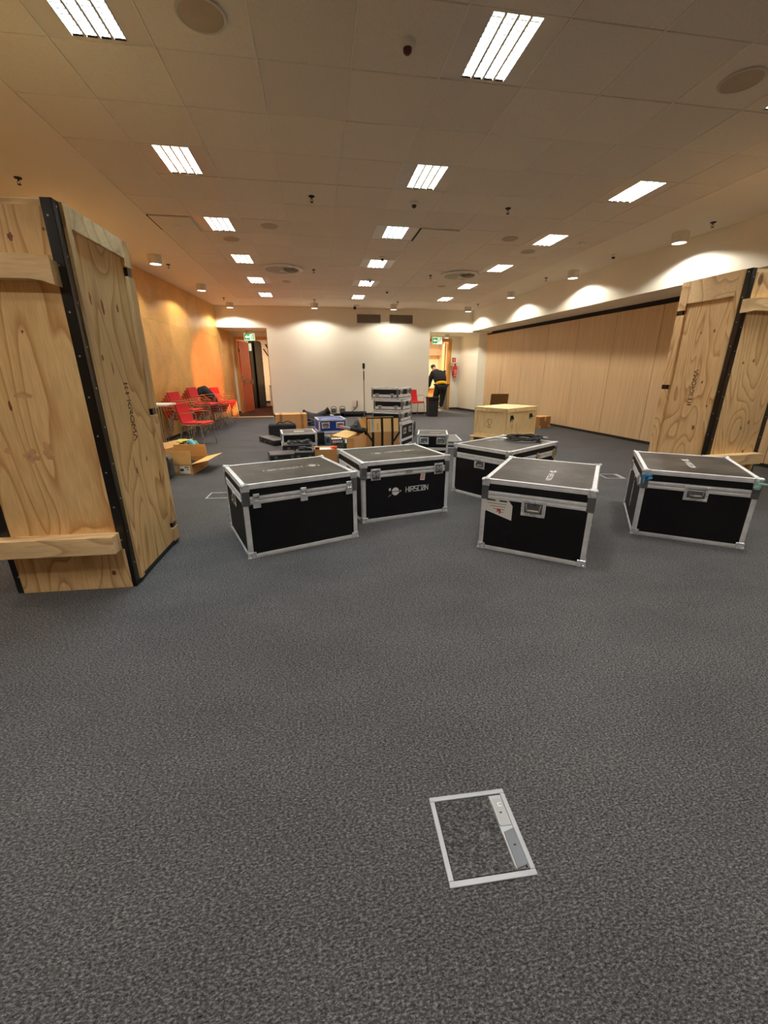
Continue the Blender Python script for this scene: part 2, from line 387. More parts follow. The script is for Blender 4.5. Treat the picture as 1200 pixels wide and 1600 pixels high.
# left wall: chipboard panels
def wall_panels(name, fx, ys, z0, z1, mat, thick=.04, gap=.006, pname='panel', zsplit=()):
    root = bpy.data.objects.new(name, None); COL.objects.link(root); root['kind'] = 'structure'
    sgn = -1 if fx(0) < 0 else 1
    zs = [z0]+list(zsplit)+[z1]
    bk = MB()
    for a, b in zip(ys, ys[1:]):
        for za, zb in zip(zs, zs[1:]):
            ya, yb, zza, zzb = a+gap/2, b-gap/2, za+gap/2, zb-gap/2
            p = [(fx(ya), ya), (fx(yb), yb), (fx(yb)+sgn*thick, yb), (fx(ya)+sgn*thick, ya)]
            MB().prism(p, zza, zzb).obj(pname, mat, root)
    ya, yb = ys[0], ys[-1]
    bk.prism([(fx(ya)+sgn*(thick-.01), ya), (fx(yb)+sgn*(thick-.01), yb), (fx(yb)+sgn*(thick+.1), yb), (fx(ya)+sgn*(thick+.1), ya)], z0, z1)
    bk.obj('backing', MAT['dark'], root)
    return root
ysl = [-4.2+1.24*k for k in range(16)]; ysl[-1] = 14.35
wall_panels('wall_left', lwx, ysl[:15]+[14.35], 0, H, MAT['chip'], zsplit=(2.42,), gap=.0025)
wall_panels('wall_left_alcove', lwx, [14.36, 15.8], 0, 2.71, MAT['chip'])
# right: bulkhead + sliding partition
mb = MB(); mb.prism([(bhx(-4.2), -4.2), (bhx(14.3), 14.3), (7.0, 14.3), (8.4, -4.2)], 2.68, H)
struct(mb, 'wall_right_bulkhead', MAT['plaster'])
PY = [14.75, 13.48, 12.33, 11.14, 9.95, 8.76, 7.6, 6.42, 5.24, 4.05, 2.87, 1.69, .5, -.7, -1.9, -3.1, -4.2]
wall_panels('wall_right_partition', pwx, list(reversed(PY)), .05, 2.60, MAT['part'], gap=.013)
o = MB().prism([(pwx(-4.2)-.02, -4.2), (pwx(14.7)-.02, 14.7), (pwx(14.7)+.1, 14.7), (pwx(-4.2)+.1, -4.2)], 2.60, 2.68); struct(o, 'trim_track', MAT['dark'])
o = MB().prism([(pwx(-4.2)-.005, -4.2), (pwx(14.7)-.005, 14.7), (pwx(14.7)+.1, 14.7), (pwx(-4.2)+.1, -4.2)], 0, .05); struct(o, 'baseboard_right', MAT['base'])
# back wall (main block between the two alcoves) + soffit boxes
struct(MB().span((-1.44, YB, 0), (3.80, YB+2.4, H)), 'wall_back', MAT['plaster'])
struct(MB().span((-3.2, YB, 2.70), (-1.44, 15.9, H)), 'wall_back_left_soffit', MAT['plaster'])
struct(MB().span((3.80, YB, 2.64), (6.9, 16.4, H)), 'wall_back_right_soffit', MAT['plaster'])
struct(MB().span((-1.44, YB-.012, 0), (3.80, YB, .07)), 'baseboard_back', MAT['base'])
# left alcove end wall around the door
mb = MB(); mb.span((-3.3, 15.8, 0), (-2.72, 15.92, 2.71)); mb.span((-2.72, 15.8, 2.55), (-1.44, 15.92, 2.71)); mb.span((-1.50, 15.8, 0), (-1.44, 15.92, 2.71))
struct(mb, 'wall_back_left_door', MAT['plaster'])
struct(MB().span((-2.86, 15.785, 0), (-2.72, 15.8, .07)), 'baseboard_alcove', MAT['base'])
# right alcove
mb = MB(); mb.span((5.10, 16.0, 0), (5.50, 16.12, 2.65)); mb.span((3.8, 16.0, 2.56), (5.10, 16.12, 2.65))
struct(mb, 'wall_back_right_door', MAT['plaster'])
struct(MB().prism([(5.44, 16.0), (5.69, 14.77), (5.95, 14.62), (6.6, 14.9), (6.6, 16.4), (5.5, 16.4)], 0, 2.68), 'wall_pillar_right', MAT['plaster'])
mb = MB(); mb.span((5.10, 15.985, 0), (5.44, 16.0, .07)); mb.prism([(5.43, 15.99), (5.68, 14.76), (5.69, 14.76), (5.45, 16.0)], 0, .07); mb.prism([(5.68, 14.76), (5.945, 14.605), (5.95, 14.62), (5.69, 14.775)], 0, .07)
struct(mb, 'baseboard_pillar', MAT['base'])
struct(MB().span((-4.6, -4.3, 0), (8.4, -4.2, H)), 'wall_front', MAT['plaster'])
struct(MB().prism([(lwx(-4.2)+.012, -4.2), (lwx(14.3)+.012, 14.3), (lwx(14.3), 14.3), (lwx(-4.2), -4.2)], 0, .05), 'baseboard_left', MAT['base'])
# threshold strip
struct(MB().span((-2.9, 14.27, 0), (-1.44, 14.40, .012), bev=.004), 'trim_threshold', plain('pale_threshold', srgb(226, 204, 150), .4))
# door frames
def door_frame(name, x0, x1, y, top, wj=.09, dep=.16):
    r = bpy.data.objects.new(name, None); COL.objects.link(r); r['kind'] = 'structure'
    MB().span((x0, y-.03, 0), (x0+wj, y+dep, top), bev=.004).obj('jamb', MAT['oak'], r)
    MB().span((x1-wj, y-.03, 0), (x1, y+dep, top), bev=.004).obj('jamb', MAT['oak'], r)
    MB().span((x0, y-.032, top), (x1, y+dep, top+.09), bev=.004).obj('head', MAT['oak'], r)
    return r
d1 = door_frame('door_1', -2.72, -1.52, 15.8, 2.46)
lf = MB().box((.5, 0, 1.22), (1.0, .045, 2.40), bev=.003).obj('door_leaf', MAT['coral'], d1)
lf.location = (-2.61, 15.97, .01); lf.rotation_euler = (0, 0, rad(79))
hb = MB(); hb.cyl((.12, -.07, 1.05), (.92, -.07, 1.05), .014, 8); hb.box((.10, -.045, 1.05), (.05, .05, .16)); hb.box((.93, -.045, 1.05), (.05, .05, .16))
hb.tube([(.25, -.03, 1.14), (.45, -.09, 1.1), (.72, -.1, 1.05)], .008, 6)
hb.obj('push_bar', MAT['tubes'], lf, 40)
hg = MB(); [hg.box((.0, -.01, z), (.03, .06, .12)) for z in (.3, 1.2, 2.1)]; hg.obj('hinge', MAT['tubes'], lf)
d2 = door_frame('door_2', 3.82, 5.10, 16.0, 2.46, .13)
lf2 = MB().box((.5, 0, 1.22), (1.0, .045, 2.40), bev=.003).obj('door_leaf', MAT['oak'], d2)
lf2.location = (4.93, 16.2, .01); lf2.rotation_euler = (0, 0, rad(78))
MB().span((4.86, 15.955, 0), (5.0, 15.965, .9)).obj('kick_plate', MAT['galv'], d2)
MB().box((.45, .03, 1.1), (.04, .03, .6)).obj('door_handle', MAT['tubes'], lf2)
# corridor behind door 1
struct(MB().span((-5.2, 21.0, 0), (0.5, 21.1, 3.2)), 'wall_corridor_end', MAT['cream'])
struct(MB().span((-5.2, 15.92, 2.95), (3.8, 24, 3.05)), 'ceiling_corridor', plain('corridor_ceiling', srgb(178, 130, 118), .8))
struct(MB().span((-4.9, 15.92, 0), (-4.8, 21, 2.95)), 'wall_corridor_left', MAT['cream'])
struct(MB().span((-1.0, 16.7, 0), (-.9, 21, 2.95)), 'wall_corridor_right', MAT['cream'])
struct(MB().span((-4.8, 20.97, 0), (-1.0, 21, .09)), 'baseboard_corridor', MAT['base'])
g = thing('folding_screen', 'black upright panels standing behind the open coral door', 'screen', (0, 0, 0))
for a, b in (((-2.50, 17.7), (-2.38, 18.3)), ((-2.36, 18.1), (-2.20, 18.9))):
    dx, dy = b[0]-a[0], b[1]-a[1]; M = T(a[0], a[1], 0) @ RZ(math.atan2(dy, dx)); L = math.hypot(dx, dy)
    MB().box((L/2, 0, 1.30), (L, .04, 2.6), M, .004).obj('screen_panel', MAT['black'], g)
    MB().cyl((L, -.03, .02), (L, -.03, 2.6), .012, 8, M=M).obj('edge_strip', MAT['tubes'], g)
g = thing('stair_rail', 'dark bent handrail seen through the left doorway', 'rail', (-2.2, 20, 0))
MB().tube([(.0, .9, 2.6), (.36, .6, 1.95), (.52, .5, 1.75), (.60, .45, .02)], .035, 8).obj('rail', MAT['black'], g, 40)
MB().tube([(-.1, .8, 2.4), (.22, .55, 1.9), (.3, .5, .02)], .025, 8).obj('rail', MAT['black'], g, 40)
g = thing('cabinet', 'small pale grey cabinet at the corridor end behind the left doorway', 'cabinet', (-1.75, 19.4, 0))
MB().box((0, 0, .42), (.55, .4, .84), bev=.006).obj('body', MAT['plaster_grey'], g); MB().box((0, 0, .86), (.59, .44, .03)).obj('top', MAT['offwhite'], g)
MB().box((-.08, -.205, .55), (.05, .02, .14)).obj('handle', MAT['black'], g)
m = MB(); m.box((-2.42, 17.0, 2.28), (.22, .03, .26), bev=.01); m.box((-2.42, 17.0, 2.68), (.02, .02, .54))
tag(m.obj('sign_plate', MAT['signface']), 'small pale green sign hanging in the corridor past the coral door', 'sign')
# room behind door 2
struct(MB().span((3.6, 16.4, -.02), (8.4, 22, -.0)), 'floor_lobby', MAT['carpet'])
struct(MB().span((2.6, 20.5, 0), (8.4, 20.6, 3.2)), 'wall_lobby_end', MAT['cream'])
struct(MB().span((2.6, 16.12, 2.9), (8.4, 22, 3.0)), 'ceiling_lobby', plain('lobby_ceiling', srgb(206, 180, 150), .8))
struct(MB().span((2.6, 20.0, 2.12), (8.4, 20.5, 2.42)), 'wall_lobby_beam', plain('lobby_beam', srgb(196, 164, 134), .8))
struct(MB().span((5.9, 16.4, 0), (6.0, 20.5, 2.9)), 'wall_lobby_right', MAT['cream'])
g = thing('desk', 'low orange wooden desk in the room behind the bending person', 'desk', (4.6, 18.6, 0))
MB().box((0, 0, .72), (1.5, .6, .04), bev=.004).obj('desktop', MAT['oak'], g)
MB().box((0, -.2, .36), (1.44, .03, .68)).obj('front_panel', MAT['oak'], g)
for s in (-1, 1): MB().box((s*.7, 0, .35), (.04, .56, .70)).obj('side_panel', MAT['oak'], g)

def area(name, loc, sx, sy, power, col, rot=(0, 0, 0), spread=PI):
    l = bpy.data.lights.new(name, 'AREA'); l.shape = 'RECTANGLE'; l.size = sx; l.size_y = sy; l.energy = power; l.color = col; l.spread = spread
    o = bpy.data.objects.new(name, l); COL.objects.link(o); o.location = loc; o.rotation_euler = rot; return o
def light_in(o, parent, M):
    o.parent = parent; o.matrix_local = M
# corridor and lobby lamps (real ceiling panels)
for x, y, nm, cc, e in ((-2.6, 18.6, 'corridor', (1, .8, .66), 110), (4.6, 17.6, 'lobby', (1, .9, .72), 200)):
    g = thing('ceiling_panel_light', 'flat ceiling lamp in the %s beyond the doorway' % nm, 'ceiling light', (x, y, 2.9 if nm == 'lobby' else 2.95))
    MB().box((0, 0, -.02), (.66, .66, .04), bev=.005).obj('frame', MAT['white'], g)
    a = area('lamp', (0, 0, 0), .6, .6, e, cc); light_in(a, g, T(0, 0, -.045))

# ------------------------------------------------------------------ luminaires
TINT = {(0, 2): (.62, .86, 1), (0, 4): (1, .95, 1), (1, 4): (.55, .85, 1), (0, 5): (.97, 1, .82), (1, 3): (.96, 1, .88), (0, 3): (.95, 1, .84), (0, 7): (.6, .8, 1), (0, 6): (1, .92, 1), (2, 3): (1, .95, .95), (2, 4): (1, .96, 1)}
def make_lum():
    pass
lum_parts = {}
colx = [(TX[1]+TX[2])/2, (TX[5]+TX[6])/2, (TX[9]+TX[10])/2]
side = ('left', 'middle', 'right')
def lum(ci, ri, y):
    j = [k for k in range(len(TY)-1) if TY[k] < y < TY[k+1]]
    if not j: return
    j = j[0]; i = (1, 5, 9)[ci]
    cx, cy = (TX[i]+TX[i+1])/2, (TY[j]+TY[j+1])/2
    seen = ri-2
    order = ['nearest', 'second', 'third', 'fourth', 'fifth', 'farthest']
    lab = ('louvred ceiling light in the %s row, %s from the camera' % (side[ci], order[seen])) if 0 <= seen < 6 else ('louvred ceiling light of the %s row %s the camera' % (side[ci], ('farthest behind', 'right above or behind')[ri]))
    g = thing('ceiling_light', lab, 'ceiling light', (cx, cy, H), 0, 'louvred ceiling lights')
    hw, hl = .158, .275
    W, L = (TX[i+1]-TX[i])/2-.004, (TY[j+1]-TY[j])/2-.004
    if 'tray' not in lum_parts:
        mb = MB(); mb.span((-W, -L, 0), (-hw, L, .012)); mb.span((hw, -L, 0), (W, L, .012)); mb.span((-hw, -L, 0), (hw, -hl, .012)); mb.span((-hw, hl, 0), (hw, L, .012))
        lum_parts['tray'] = mb.obj('tray', MAT['tray'], g).data
        mb = MB(); mb.span((-hw-.004, -hl-.004, .0), (-hw, hl+.004, .09)); mb.span((hw, -hl-.004, 0), (hw+.004, hl+.004, .09)); mb.span((-hw, -hl-.004, 0), (hw, -hl, .09)); mb.span((-hw, hl, 0), (hw, hl+.004, .09)); mb.span((-hw, -hl, .09), (hw, hl, .1))
        lum_parts['housing'] = mb.obj('housing', MAT['white'], g).data
        mb = MB()
        for k in range(1, 14):
            yy = -hl + 2*hl*k/14; mb.span((-hw+.003, yy-.004, .004), (hw-.003, yy+.004, .036))
        o = mb.obj('cross_blades', MAT['blade'], g, kind='stuff'); lum_parts['cross'] = o.data
        for q in range(5):
            xx = -hw+.004 + (2*hw-.008)*q/4
            o = MB().box((xx, 0, .02), (.016 if 0 < q < 4 else .008, 2*hl-.004, .045)).obj('reflector', MAT['blade'], g); lum_parts['r%d' % q] = o.data
    else:
        inst(type('D', (), {'data': lum_parts['tray']}), 'tray', g); inst(type('D', (), {'data': lum_parts['housing']}), 'housing', g)
        o = inst(type('D', (), {'data': lum_parts['cross']}), 'cross_blades', g); o['kind'] = 'stuff'
        for q in range(5): inst(type('D', (), {'data': lum_parts['r%d' % q]}), 'reflector', g)
    a = area('tubes', (0, 0, 0), .30, .53, PANEL_W, TINT.get((ci, ri), (1, .98, .95))); light_in(a, g, T(0, 0, .075))
for ri, y in enumerate(LROWS):
    for ci in range(3): lum(ci, ri, y)

# ------------------------------------------------------------------ downlights
dl_data = {}
def downlight(x, y, z, lab, power=SPOT_W, r=.107, h=.135, col=(1, .94, .82)):
    g = thing('downlight', lab, 'ceiling light', (x, y, z), 0, 'round surface downlights')
    MB().lathe([(r, 0), (r, -h+.01), (r-.006, -h), (r-.018, -h), (r-.018, -h+.03)], 28).obj('housing', MAT['lampbody'], g, 40)
    MB().lathe([(0.0001, -h+.004), (r-.018, -h+.004), (r-.018, -h+.012)], 28).obj('lens', MAT['lampwhite'], g)
    l = bpy.data.lights.new('bulb', 'SPOT'); l.energy = power; l.color = col; l.spot_size = rad(152); l.spot_blend = .25; l.shadow_soft_size = .06
    o = bpy.data.objects.new('bulb', l); COL.objects.link(o); light_in(o, g, T(0, 0, -h-.02))
for x, y, lab in ((-2.64, 8.64, 'nearest round downlight above the golden chipboard wall'), (-2.49, 11.1, 'second round downlight above the golden chipboard wall'),
                  (-2.36, 13.75, 'round downlight at the far left, over the white strip above the left doorway'),
                  (.07, 13.55, 'round downlight above the main back wall, left of the wall vents'), (2.43, 13.5, 'round downlight between and above the two wall vents'),
                  (4.82, 13.6, 'round downlight in the far right corner, above the right doorway'),
                  (5.36, 6.2, 'nearest round downlight beside the white bulkhead on the right'), (5.22, 8.64, 'middle round downlight beside the white bulkhead on the right'),
                  (5.01, 11.0, 'farthest round downlight beside the white bulkhead on the right'),
                  (-3.15, 6.65, 'round downlight above the left crate, hidden by it'), (-3.1, 3.6, 'round downlight near the left wall above the camera'), (5.5, 3.75, 'round downlight near the bulkhead outside the right edge'),
                  (-3.2, 1.1, 'round downlight on the left behind the camera'), (5.6, 1.3, 'round downlight on the right behind the camera')):
    downlight(x, y, H, lab)
downlight(-2.12, 15.2, 2.70, 'small round downlight over the left exit sign', 22, .09, .12)
downlight(4.62, 15.1, 2.64, 'small round downlight beside the right exit sign', 32, .09, .12)

# ------------------------------------------------------------------ ceiling fittings
for x, y, r, lab in ((-.53, 3.21, .14, 'round ceiling speaker in the nearest tile row, left'), (3.02, 3.22, .14, 'round ceiling speaker near the top right'), (-.52, 6.79, .12, 'small round speaker right of the third left light'),
                  (-1.15, 7.47, .12, 'small round speaker just beyond the third left light'), (3.02, 6.84, .12, 'small round speaker left of the third right light'), (3.63, 7.46, .12, 'small round speaker just beyond the third right light'),
                  (3.04, 10.52, .11, 'small round speaker left of the fifth right light'), (-.53, 10.5, .10, 'small round speaker past the left air diffuser')):
    g = thing('ceiling_speaker', lab, 'speaker', (x, y, H-.003))
    MB().lathe([(r, 0), (r-.004, -.008), (r-.016, -.009), (r-.02, -.004)], 32).obj('ring', MAT['offwhite'], g, 40)
    MB().lathe([(0.0001, -.006), (r-.019, -.006), (r-.019, -.003)], 32).obj('grille', plain('speaker_mesh', srgb(190, 172, 146), .7) if 'mesh' not in dl_data else dl_data['mesh'], g)
for x, y, lab in ((-.54, 9.26, 'large round swirl air diffuser in the ceiling, left one'), (3.06, 9.29, 'large round swirl air diffuser in the ceiling, right one')):
    g = thing('air_diffuser', lab, 'air vent', (x, y, H-.008), 0, 'round swirl diffusers')
    MB().lathe([(.41, 0), (.40, -.02), (.33, -.028), (.31, -.004)], 40).obj('ring', MAT['white'], g, 40)
    MB().lathe([(0.0001, -.0035), (.32, -.0035), (.32, -.002)], 32).obj('plenum', MAT['dark'], g)
    MB().lathe([(0.0001, -.04), (.035, -.035), (.05, -.012)], 20).obj('hub', MAT['white'], g, 40)
    for k in range(12):
        MB().box((.18, 0, -.017), (.27, .062 if k % 3 else .05, .004), RZ(2*PI*k/12) @ RX(rad(26)), .001).obj('vane', MAT['offwhite'], g)
for x, y, z, lab in ((.06, 5.67, H, 'sprinkler head in the ceiling left of the second middle light'), (2.45, 5.68, H, 'sprinkler head right of the second middle light'), (5.42, 5.74, H, 'sprinkler head right of the nearest bulkhead downlight'),
                  (-2.93, 5.65, H, 'sprinkler head above the left crate'), (-2.61, 9.26, H, 'sprinkler head beside the nearest chipboard wall downlight'), (2.48, 9.44, H, 'sprinkler head left of the right air diffuser'),
                  (.07, 9.28, H, 'sprinkler head right of the left air diffuser'), (-2.35, 12.9, H, 'sprinkler head near the far left downlight'), (.07, 12.85, H, 'sprinkler head just before the vent-side downlight'),
                  (2.44, 12.9, H, 'sprinkler head before the downlight above the vents'), (4.9, 13.0, H, 'sprinkler head near the far right corner downlight'), (5.0, 9.3, H, 'sprinkler head between two bulkhead downlights')):
    g = thing('sprinkler', lab, 'sprinkler', (x, y, z-.002), 0)
    MB().lathe([(.035, 0), (.033, -.008), (.012, -.012)], 16).obj('rosette', MAT['dark'], g, 40)
    mb = MB(); mb.cyl((0, 0, -.008), (0, 0, -.03), .008, 8); mb.tube([(-.011, 0, -.03), (-.016, 0, -.042), (0, 0, -.058)], .003, 6); mb.tube([(.011, 0, -.03), (.016, 0, -.042), (0, 0, -.058)], .003, 6)
    mb.cyl((0, 0, -.058), (0, 0, -.062), .018, 12); mb.obj('nozzle', MAT['hair'], g, 40)
for x, y, lab in ((.66, 3.23, 'white smoke detector with red bulb left of the nearest middle light'), (1.26, 5.66, 'smoke detector past the second middle light'), (1.26, 8.14, 'smoke detector before the fourth middle light'),
                  (1.27, 9.99, 'smoke detector before the fifth middle light'), (1.86, 11.26, 'smoke detector right of the farthest middle lights'), (5.2, 7.43, 'motion detector on the plaster between the nearer bulkhead downlights')):
    g = thing('smoke_detector', lab, 'smoke detector', (x, y, H-.003), 0)
    MB().lathe([(.05, 0), (.05, -.022), (.042, -.03), (.028, -.032)], 20).obj('base', MAT['white'], g, 40)
    MB().lathe([(.028, -.030), (.026, -.05), (.012, -.062), (.0001, -.064)], 16).obj('sensor', plain('dark_red_lens', srgb(90, 24, 20), .3) if lab.startswith('white smoke') else MAT['hair'], g, 40)
for x, y, lab in ((4.23, 6.86, 'small white rectangular sensor box right of the third right light'),):
    tag(MB().box((x, y, H-.014), (.10, .06, .028), bev=.005).obj('sensor_box', MAT['white']), lab, 'sensor')
g = thing('security_camera', 'small dome camera under the ceiling before the back wall', 'camera', (1.33, 13.74, H))
MB().box((0, 0, -.02), (.16, .09, .04), bev=.008).obj('mount', MAT['white'], g); MB().blob((-.05, 0, -.075), (.045, .045, .045), 1, 0).obj('dome', MAT['dark'], g, 60)
for x0, x1, y0, y1, lab in ((-2.02, -1.49, 6.56, 7.13, 'left ceiling access panel with a small slot latch'), (1.56, 2.14, 6.56, 7.13, 'right ceiling access panel standing slightly open beside the blue-white light')):
    g = thing('access_panel', lab, 'ceiling panel', ((x0+x1)/2, (y0+y1)/2, H-.016))
    MB().box((0, 0, .004), (x1-x0-.02, y1-y0-.01, .012), RY(rad(.9 if x0 > 0 else .2)), .002).obj('panel', MAT['tile'], g)
    MB().box((0, .05, -.004), (.1, .014, .004)).obj('slot_latch', MAT['lampbody'], g)
    mb = MB(); mb.span((-(x1-x0)/2-.004, -(y1-y0)/2, .0), (-(x1-x0)/2+.012, (y1-y0)/2, .012)); mb.obj('gap_shade', MAT['dark'], g)  # dark strip stands in for the shade in the panel's gap
for x0, x1, lab in ((1.39, 2.15, 'left grey ventilation grille high on the back wall'), (2.44, 3.20, 'right grey ventilation grille high on the back wall')):
    g = thing('wall_vent', lab, 'air vent', ((x0+x1)/2, YB, 2.88), 0, 'wall ventilation grilles')
    W = (x1-x0)/2; mb = MB()
    mb.span((-W, -.02, 0), (W, 0, .02)); mb.span((-W, -.02, .23), (W, 0, .25)); mb.span((-W, -.02, .02), (-W+.02, 0, .23)); mb.span((W-.02, -.02, .02), (W, 0, .23)); mb.obj('frame', plain('vent_grey', srgb(128, 120, 104), .5), g)
    MB().span((-W+.02, -.003, .02), (W-.02, -.001, .23)).obj('backing', plain('vent_dark', srgb(84, 78, 68), .7), g)
    mb = MB()
    for k in range(11): mb.box((0, -.009, .03+.0185*k), (2*W-.04, .003, .016), I4)
    mb.obj('slats', plain('vent_slat', srgb(116, 108, 94), .5), g, kind='stuff')

# ------------------------------------------------------------------ lettering made of strokes
GL = {
 'H': (1, [[(0,0),(0,1)],[(1,0),(1,1)],[(0,.5),(1,.5)]]), 'I': (.12, [[(0,0),(0,1)]]),
 'R': (1, [[(0,0),(0,1),(1,1),(1,.5),(0,.5)],[(.5,.5),(1,0)]]), 'S': (1, [[(1,1),(0,1),(0,.5),(1,.5),(1,0),(0,0)]]),
 'C': (1, [[(1,1),(0,1),(0,0),(1,0)]]), 'O': (1, [[(0,0),(0,1),(1,1),(1,0),(0,0)],[(.1,.1),(.9,.9)]]),
 'N': (1, [[(0,0),(0,1)],[(0,1),(1,0)],[(1,0),(1,1)]]), ' ': (.5, []),
 'k': (.8, [[(0,0),(0,1)],[(.8,1),(.25,.5),(.8,0)]]), 'r': (.85, [[(0,0),(0,.55)],[(0,1),(.65,1),(.8,.8),(.65,.5),(.3,.5)],[(.45,.45),(.85,0)]]),
 'o': (1, [[(.3,0),(0,.3),(0,.7),(.3,1),(.7,1),(1,.7),(1,.3),(.7,0),(.3,0)]]),
 'm': (1.1, [[(0,0),(0.05,1),(.55,.35),(1.05,1),(1.1,0)]]), 'a': (.9, [[(0,0),(.45,1),(.9,0)]]),
 '<': (.5, [[(.5,1),(0,.5),(.5,0)]]), '|': (.1, [[(0,0),(0,1)]]),
}
def strokes(mb, text, M, size, th, asp=.9, gap=.28, depth=.0015, bold=1.0):
    x = 0.0
    for ch in text:
        wd, ls = GL[ch]
        for pl in ls:
            for (x0, y0), (x1, y1) in zip(pl, pl[1:]):
                a = Vector((x+x0*size*asp, y0*size)); b = Vector((x+x1*size*asp, y1*size)); d = b-a; L = d.length
                mb.box(((a.x+b.x)/2, (a.y+b.y)/2, depth/2), (L+th*.9, th*bold, depth), M @ T((a.x+b.x)/2, (a.y+b.y)/2, 0) @ RZ(math.atan2(d.y, d.x)) @ T(-(a.x+b.x)/2, -(a.y+b.y)/2, 0))
        x += (wd*asp+gap)*size
    return x
def planet(mb, M, r, depth=.0015):
    el = lambda cx, cy, a, b, n=20: [(cx+a*math.cos(2*PI*k/n), cy+b*math.sin(2*PI*k/n)) for k in range(n)]
    up = [(r*math.cos(t), .1*r+r*.95*math.sin(t)) for t in [PI*k/12 for k in range(13)]]
    lo = [(r*math.cos(t), -.1*r+r*.95*math.sin(t)) for t in [PI+PI*k/12 for k in range(13)]]
    mb.prism(up, 0, depth, M); mb.prism(lo, 0, depth, M)
    mb.prism(el(-1.7*r, .15*r, .3*r, .42*r), 0, depth, M @ RZ(-.3)); mb.prism(el(1.45*r, 0, .2*r, .2*r, 10), 0, depth, M); mb.prism(el(1.1*r, -.35*r, .1*r, .1*r, 8), 0, depth, M)
    mb.box((-1.9*r, -.1*r, depth/2), (.9*r, .09*r, depth), M @ RZ(.5))

# ------------------------------------------------------------------ flight cases
def plate_handle(parent, M, s=1.0, mat='chrome', name='handle'):
    """recessed dish handle: rim plate with rivets, dish, sprung bail"""
    o = MB()
    W, Hh = .085*s, .062*s
    o.span((-W, Hh*.62, 0), (W, Hh, .006), M, .002); o.span((-W, -Hh, 0), (W, -Hh*.62, .006), M, .002)
    o.span((-W, -Hh*.62, 0), (-W*.74, Hh*.62, .006), M, .002); o.span((W*.74, -Hh*.62, 0), (W, Hh*.62, .006), M, .002)
    for i in (-1, -.33, .33, 1):
        for j in (-1, 1): o.cyl((i*W*.86, j*Hh*.82, .005), (i*W*.86, j*Hh*.82, .009), .005*s, 8, M=M)
    p = o.obj(name, MAT[mat], parent)
    MB().span((-W*.74, -Hh*.62, .0), (W*.74, Hh*.62, .0018), M).obj('dish', MAT['dish'], p)
    b = MB(); b.tube([(-W*.6, Hh*.45, .004), (-W*.58, Hh*.3, .012), (-W*.5, -Hh*.3, .014), (W*.5, -Hh*.3, .014), (W*.58, Hh*.3, .012), (W*.6, Hh*.45, .004)], .005*s, 6, M=M)
    b.box((0, -Hh*.3, .014), (W*.9, .017*s, .014), M, .004); b.obj('bail', MAT['tubes'], p, 40)
    return p
def butterfly(parent, M, s=1.0, mat='chrome'):
    o = MB(); W, Hh = .05*s, .056*s
    o.box((0, 0, .003), (2*W, 2*Hh, .006), M, .002)
    for i in (-1, 1):
        for j in (-1, 0, 1): o.cyl((i*W*.82, j*Hh*.82, .005), (i*W*.82, j*Hh*.82, .009), .005*s, 8, M=M)
    p = o.obj('latch', MAT[mat], parent)
    MB().box((0, -.002, .0068), (1.45*W, 1.5*Hh, .002), M, .0008).obj('dish', MAT['dish'], p)
    q = MB(); q.box((-.38*W, 0, .012), (.5*W, .9*Hh, .008), M, .003); q.box((.38*W, 0, .012), (.5*W, .9*Hh, .008), M, .003); q.cyl((0, 0, .007), (0, 0, .018), .009*s, 10, M=M)
    q.obj('wing', MAT['screw'], p)
def drawlatch(parent, M, s=1.0, mat='chrome'):
    o = MB()
    o.box((0, .035*s, .004), (.045*s, .03*s, .008), M, .002); o.box((0, -.02*s, .005), (.056*s, .075*s, .010), M, .002); o.box((0, -.004*s, .013), (.040*s, .016*s, .008), M, .002)
    for i in (-1, 1): o.cyl((i*.019*s, -.05*s, .009), (i*.019*s, -.05*s, .013), .004*s, 8, M=M)
    p = o.obj('latch', MAT[mat], parent)
    q = MB(); q.tube([(-.02*s, -.0*s, .014), (-.02*s, .034*s, .014), (.02*s, .034*s, .014), (.02*s, 0, .014)], .003*s, 6, M=M); q.obj('bail', MAT['screw'], p, 40)
